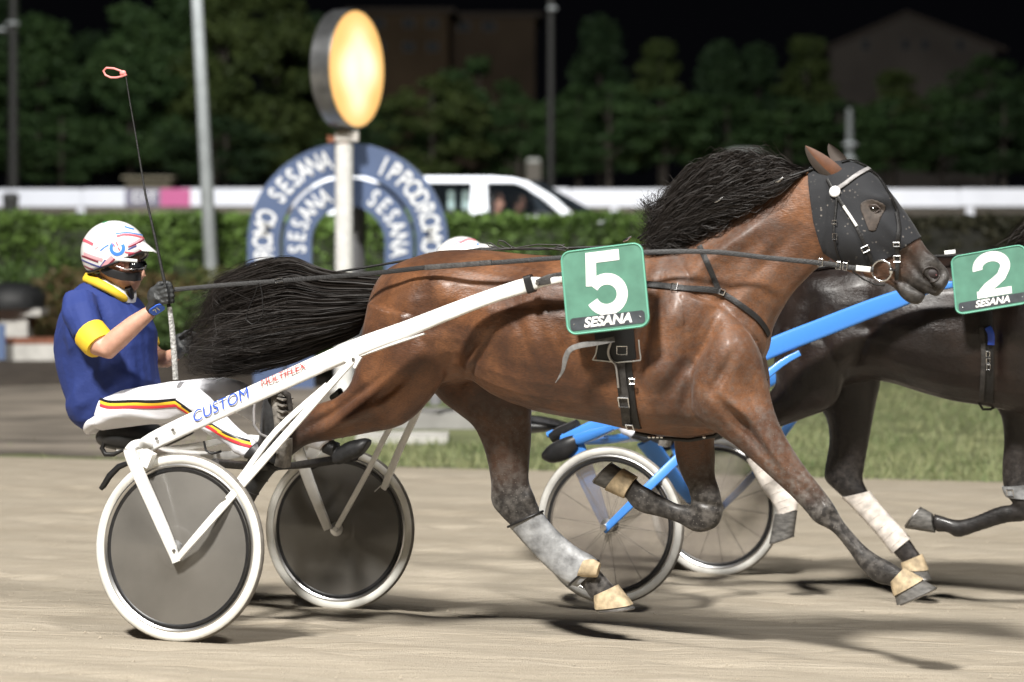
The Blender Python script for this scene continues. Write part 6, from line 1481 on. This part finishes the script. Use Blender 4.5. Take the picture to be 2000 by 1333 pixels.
lamp_post(1076, 90.0, -60, .16, 'thin dark lamp mast between the arch and the horse\'s mane', ((.05, 18, .22),))
lamp_post(1660, 84.0, 212, .17, 'short pale lamp post above the bay horse\'s ears', ((0, 283, .3), (.0, 312, .26)), mat('pale_pole', (.20, .21, .21), .5))
cn = thing('sun_canopy', 'flat pale canopy over dark trunks above the flying mane', 'canopy', WORLD, (W(1455, 400, 88.0).x, 88., ground_z(0, 88.)))
cw = W(1455, 295, 88.0); MB().lathe([(0, .10), (.4, .085), (.78, .0), (.76, -.05), (0, .02)], cw, (0, 0, 1), 18).build('canopy_top', mat('canopy_white', (.75, .75, .75), .7), cn, 40)
MB().tube([(cw.x, cw.y, ground_z(0, 88.)), cw], .05, 8).build('canopy_pole', M_pole, cn, 60)
kx = W(1042, 340, 86.); ks = thing('ticket_kiosk', 'small dark kiosk with a pale lid beyond the van roof', 'kiosk', WORLD, (kx.x, 86., ground_z(0, 86.)))
kz = W(1042, 316, 86.).z; kg = ground_z(0, 86.); MB().box((kx.x, 86., (kz + kg) / 2), (.55, .5, kz - kg)).build('kiosk_body', mat('kiosk_grey', (.16, .14, .12), .8), ks, 30); MB().box((kx.x, 86., kz + .05), (.46, .52, .12)).build('kiosk_lid', mat('kiosk_lid', (.55, .55, .52), .6), ks, 30)
bx_ = W(290, 360, 86.); bt = thing('low_booth', 'low brown booth beyond the rail behind the whip', 'booth', WORLD, (bx_.x, 86., kg))
MB().box((bx_.x, 86.3, (W(290, 350, 86.).z + kg) / 2), (1.7, .9, W(290, 350, 86.).z - kg)).build('booth_body', mat('booth_brown', (.15, .13, .09), .8, noise=(4, .3)), bt, 30); MB().box((bx_.x, 86.2, W(290, 347, 86.).z), (1.9, 1.2, .10)).build('booth_roof', mat('booth_roof', (.24, .21, .15), .8), bt, 30)
def house(label, d, x0, x1, ytop, m, windows, gable=None):
    sx = d / FPX; zg = ground_z(0, d); X0, X1 = (x0 - CX) * sx, (x1 - CX) * sx; zt = HC - (ytop - HY) * sx
    t = thing('house', label, 'house', WORLD, ((X0 + X1) / 2, d, zg))
    if gable:
        ap = ((gable[0] - CX) * sx, HC - (gable[1] - HY) * sx); MB().prism([(X0, zg), (X1, zg), (X1, zt), ap, (X0, zt)], (0, d, 0), (1, 0, 0), (0, 0, 1), (0, 1, 0), 9.0).build('wall', m, t, 30)
        for a, b in (((X0 - .7, zt - .25), ap), (ap, (X1 + .7, zt - .25))):
            MB().prism([a, b, (b[0], b[1] + .3), (a[0], a[1] + .3)], (0, d - .5, 0), (1, 0, 0), (0, 0, 1), (0, 1, 0), 10.0).build('roof', mat('dark_roof', (.14, .11, .09), .9), t, 30)
    else:
        MB().box(((X0 + X1) / 2, d + 5, (zg + zt) / 2), (X1 - X0, 10, zt - zg)).build('wall', m, t, 30); MB().box(((X0 + X1) / 2, d + 5, zt + .15), (X1 - X0 + 1, 11, .3)).build('roof', mat('dark_roof', (.14, .11, .09), .9), t, 30)
    for px, py, w, h in windows:
        c = W(px, py, d); f = MB().box((c.x, d - .03, c.z), (w * sx, .14, h * sx)).build('window', mat('window_frame', (.20, .20, .21), .8), t, 30)
        MB().box((c.x, d - .09, c.z), (w * sx * .8, .06, h * sx * .82)).build('pane', mat('dark_pane', (.05, .055, .06), .7), f, 30)
house('long brown apartment house in the dark behind the lamp disc', 150.0, 690, 875, 26, mat('house_brown', (.15, .10, .06), .9, noise=(.3, .2)), [(x, y, 22, 18) for y in (46, 92) for x in (740, 798, 845)])
house('lower brown house right of the lamp disc in the dark', 155.0, 880, 1045, 34, mat('house_brown2', (.13, .09, .06), .9, noise=(.3, .2)), [(x, 52, 24, 18) for x in (905, 955)])
house('gabled house on the right above the dark trees', 160.0, 1622, 1945, 96, mat('house_grey', (.19, .16, .14), .9, noise=(.3, .2)), [(x, 88, 14, 20) for x in (1690, 1768, 1806, 1875)], gable=(1768, 30))

# ------------------------------------------------------------------ trees
def crown_mesh(kind, seed, m):
    """kind: 'cone', 'round'; unit height crown from z 0 to 1, radius about .3"""
    rs = np.random.RandomState(seed); cl = []
    for i in range(75):
        z = rs.uniform(0, 1); prof = (1 - z) ** .75 * .34 + .03 if kind == 'cone' else .36 * math.sqrt(max(.02, 1 - (2 * z - .9) ** 2 * .95))
        a = rs.uniform(0, 6.28); r = prof * rs.uniform(.35, 1.05) ** .6; cl.append((r * math.cos(a), r * math.sin(a), z * .96 + .02, rs.uniform(.05, .10)))
    P = []
    for x, y, z, r in cl:
        n = int(85 * (r / .075) ** 2); q = rs.normal(size=(n, 3)); q /= np.linalg.norm(q, axis=1)[:, None]; q *= rs.uniform(.4, 1, (n, 1)) ** .5 * r
        P.append(q * np.array([1.15, 1.15, .75]) + np.array([x, y, z]))
    P = np.concatenate(P); v, f = leaves(P, .022, seed); me = bpy.data.meshes.new('crown'); me.from_pydata(v, [], f); me.materials.append(m); return me
M_t = [leaf_mat('tree_leaf', (.032, .066, .024), (.075, .13, .044), 3.), leaf_mat('tree_leaf_olive', (.045, .068, .020), (.10, .13, .038), 3.), leaf_mat('tree_leaf_dark', (.024, .048, .022), (.058, .10, .040), 3.)]
CROWNS = {(k, i): crown_mesh(k, 60 + 7 * i + (3 if k == 'cone' else 0), M_t[i]) for k in ('cone', 'round') for i in range(3)}
M_trunk = mat('bark', (.09, .073, .06), .9, noise=(4, .3, (1, 1, .3)))
def trunk_mesh():
    mb = MB(); mb.tube([(0, 0, 0), (.01, 0, .35), (0, .01, .7), (.01, 0, 1.0)], [.045, .034, .022, .006], 9)
    for k in range(6):
        a = k * 2.4; z = .34 + .08 * k; L = .22 - .02 * k; mb.tube([(0, 0, z), (L * .5 * math.cos(a), L * .5 * math.sin(a), z + .07), (L * math.cos(a), L * math.sin(a), z + .12)], [.016, .010, .004], 6)
    return mb.mesh('trunk', M_trunk, 60)
TRUNK = trunk_mesh()
def tree(px, d, ytop, ybase, wpx, kind, mi, label, rot):
    s = d / FPX; x = (px - CX) * s; z0 = ground_z(x, d); zt = HC - (ytop - HY) * s; zb = HC - (ybase - HY) * s
    t = bpy.data.objects.new('tree', None); COL.objects.link(t); t.location = (x, d, z0); tag(t, label, 'tree', 'trees beyond the far rail')
    tr = bpy.data.objects.new('trunk', TRUNK); COL.objects.link(tr); tr.parent = t; h = zt - z0; tr.scale = (3.2, 3.2, h * .92); tr.rotation_euler = (0, 0, rot)
    cr_ = bpy.data.objects.new('crown', CROWNS[(kind, mi)]); COL.objects.link(cr_); cr_.parent = t; cr_.location = (0, 0, zb - z0); w = wpx * s / .68; cr_.scale = (w, w, zt - zb); cr_.rotation_euler = (0, 0, rot * 1.7)
TREES = [(-20, 104, -10, 352, 210, 'cone', 2, 'tall dark tree at the far left edge'), (75, 100, 40, 350, 190, 'cone', 0, 'tall tree left of the whip loop'), (190, 106, 70, 352, 170, 'round', 2, 'rounded tree behind the whip loop'), (255, 98, 20, 350, 190, 'cone', 0, 'tall conifer just right of the whip'), (345, 104, 0, 352, 190, 'cone', 0, 'tall conifer left of the leaning mast'), (440, 100, -30, 354, 210, 'cone', 1, 'tall olive tree right of the leaning mast'), (540, 106, -20, 350, 200, 'round', 1, 'broad olive tree left of the lamp disc'), (610, 112, 40, 340, 150, 'cone', 2, 'dark tree directly behind the lamp disc'),
    (120, 94, 210, 350, 150, 'round', 0, 'low rounded tree above the driver\'s helmet'), (420, 95, 230, 345, 160, 'round', 2, 'low dark tree behind the leaning mast'),
    (760, 100, 205, 345, 150, 'round', 0, 'rounded tree at the right shoulder of the arch'), (845, 98, 150, 330, 150, 'round', 1, 'broad tree above the rear of the van'), (935, 102, 115, 335, 150, 'round', 0, 'broad tree over the van roof'), (1015, 100, 190, 330, 130, 'round', 0, 'rounded tree left of the thin mast'), (1170, 116, 44, 320, 150, 'cone', 2, 'pointed dark tree right of the thin mast'), (1130, 98, 170, 325, 130, 'round', 0, 'round tree beside the thin mast'),
    (1190, 96, 165, 320, 150, 'round', 0, 'round tree over the van bonnet'), (1290, 110, 80, 310, 130, 'cone', 1, 'pointed olive tree left of the mane'), (1300, 97, 175, 305, 160, 'round', 0, 'round tree above the mane\'s left end'), (1405, 112, 90, 300, 130, 'cone', 2, 'pointed dark tree above the mane'), (1420, 98, 190, 300, 160, 'round', 0, 'round tree directly above the mane'), (1480, 114, 95, 300, 120, 'cone', 2, 'slim tree right of the canopy lamp'),
    (1575, 112, 75, 300, 130, 'cone', 1, 'pointed olive tree left of the ears'), (1540, 97, 195, 305, 150, 'round', 0, 'round tree left of the bay horse\'s ears'), (1640, 99, 200, 315, 140, 'round', 2, 'round dark tree behind the ears'), (1745, 112, 140, 320, 140, 'cone', 1, 'pointed tree below the gable peak'), (1740, 97, 195, 320, 150, 'round', 0, 'round tree right of the ears'), (1840, 99, 185, 325, 150, 'round', 0, 'round tree above the muzzle'), (1930, 112, 110, 320, 150, 'round', 0, 'broad tree at the right end of the gable'), (1960, 97, 180, 330, 160, 'round', 2, 'round dark tree at the right edge'), (2040, 103, 130, 330, 170, 'cone', 0, 'tree cut by the right edge'), (690, 96, 250, 345, 120, 'round', 2, 'small dark tree seen through the arch top')]
rt = random.Random(3)
for px, d, yt, yb, w, k, mi, lab in TREES: tree(px, d, yt, min(352, yb + 12), w * 1.32, k, mi, lab, rt.uniform(0, 6.28))
for e in ROOTS:
    if '_base' in e: del e['_base']
GROUPS = {'shrub': 'shrubs planted in front of the hedge', 'house': 'houses beyond the dark trees', 'street_lamp': 'lamp posts beyond the far rail', 'number_plate': 'number plates on the racing horses', 'racehorse': 'trotters in the race', 'racing_sulky': 'sulkies pulled in the race', 'leg_bandage': 'bandages on the dark brown horse', 'shin_boot': 'shin boots on the bay horse', 'clipped_hedge': 'hedges along the infield', 'driving_rein': 'driving reins', 'harness': 'harnesses on the racing horses'}
for o in COL.objects:
    if o.parent is None and 'label' in o and 'group' not in o:
        k = o.name.split('.')[0]
        if k in GROUPS: o['group'] = GROUPS[k]
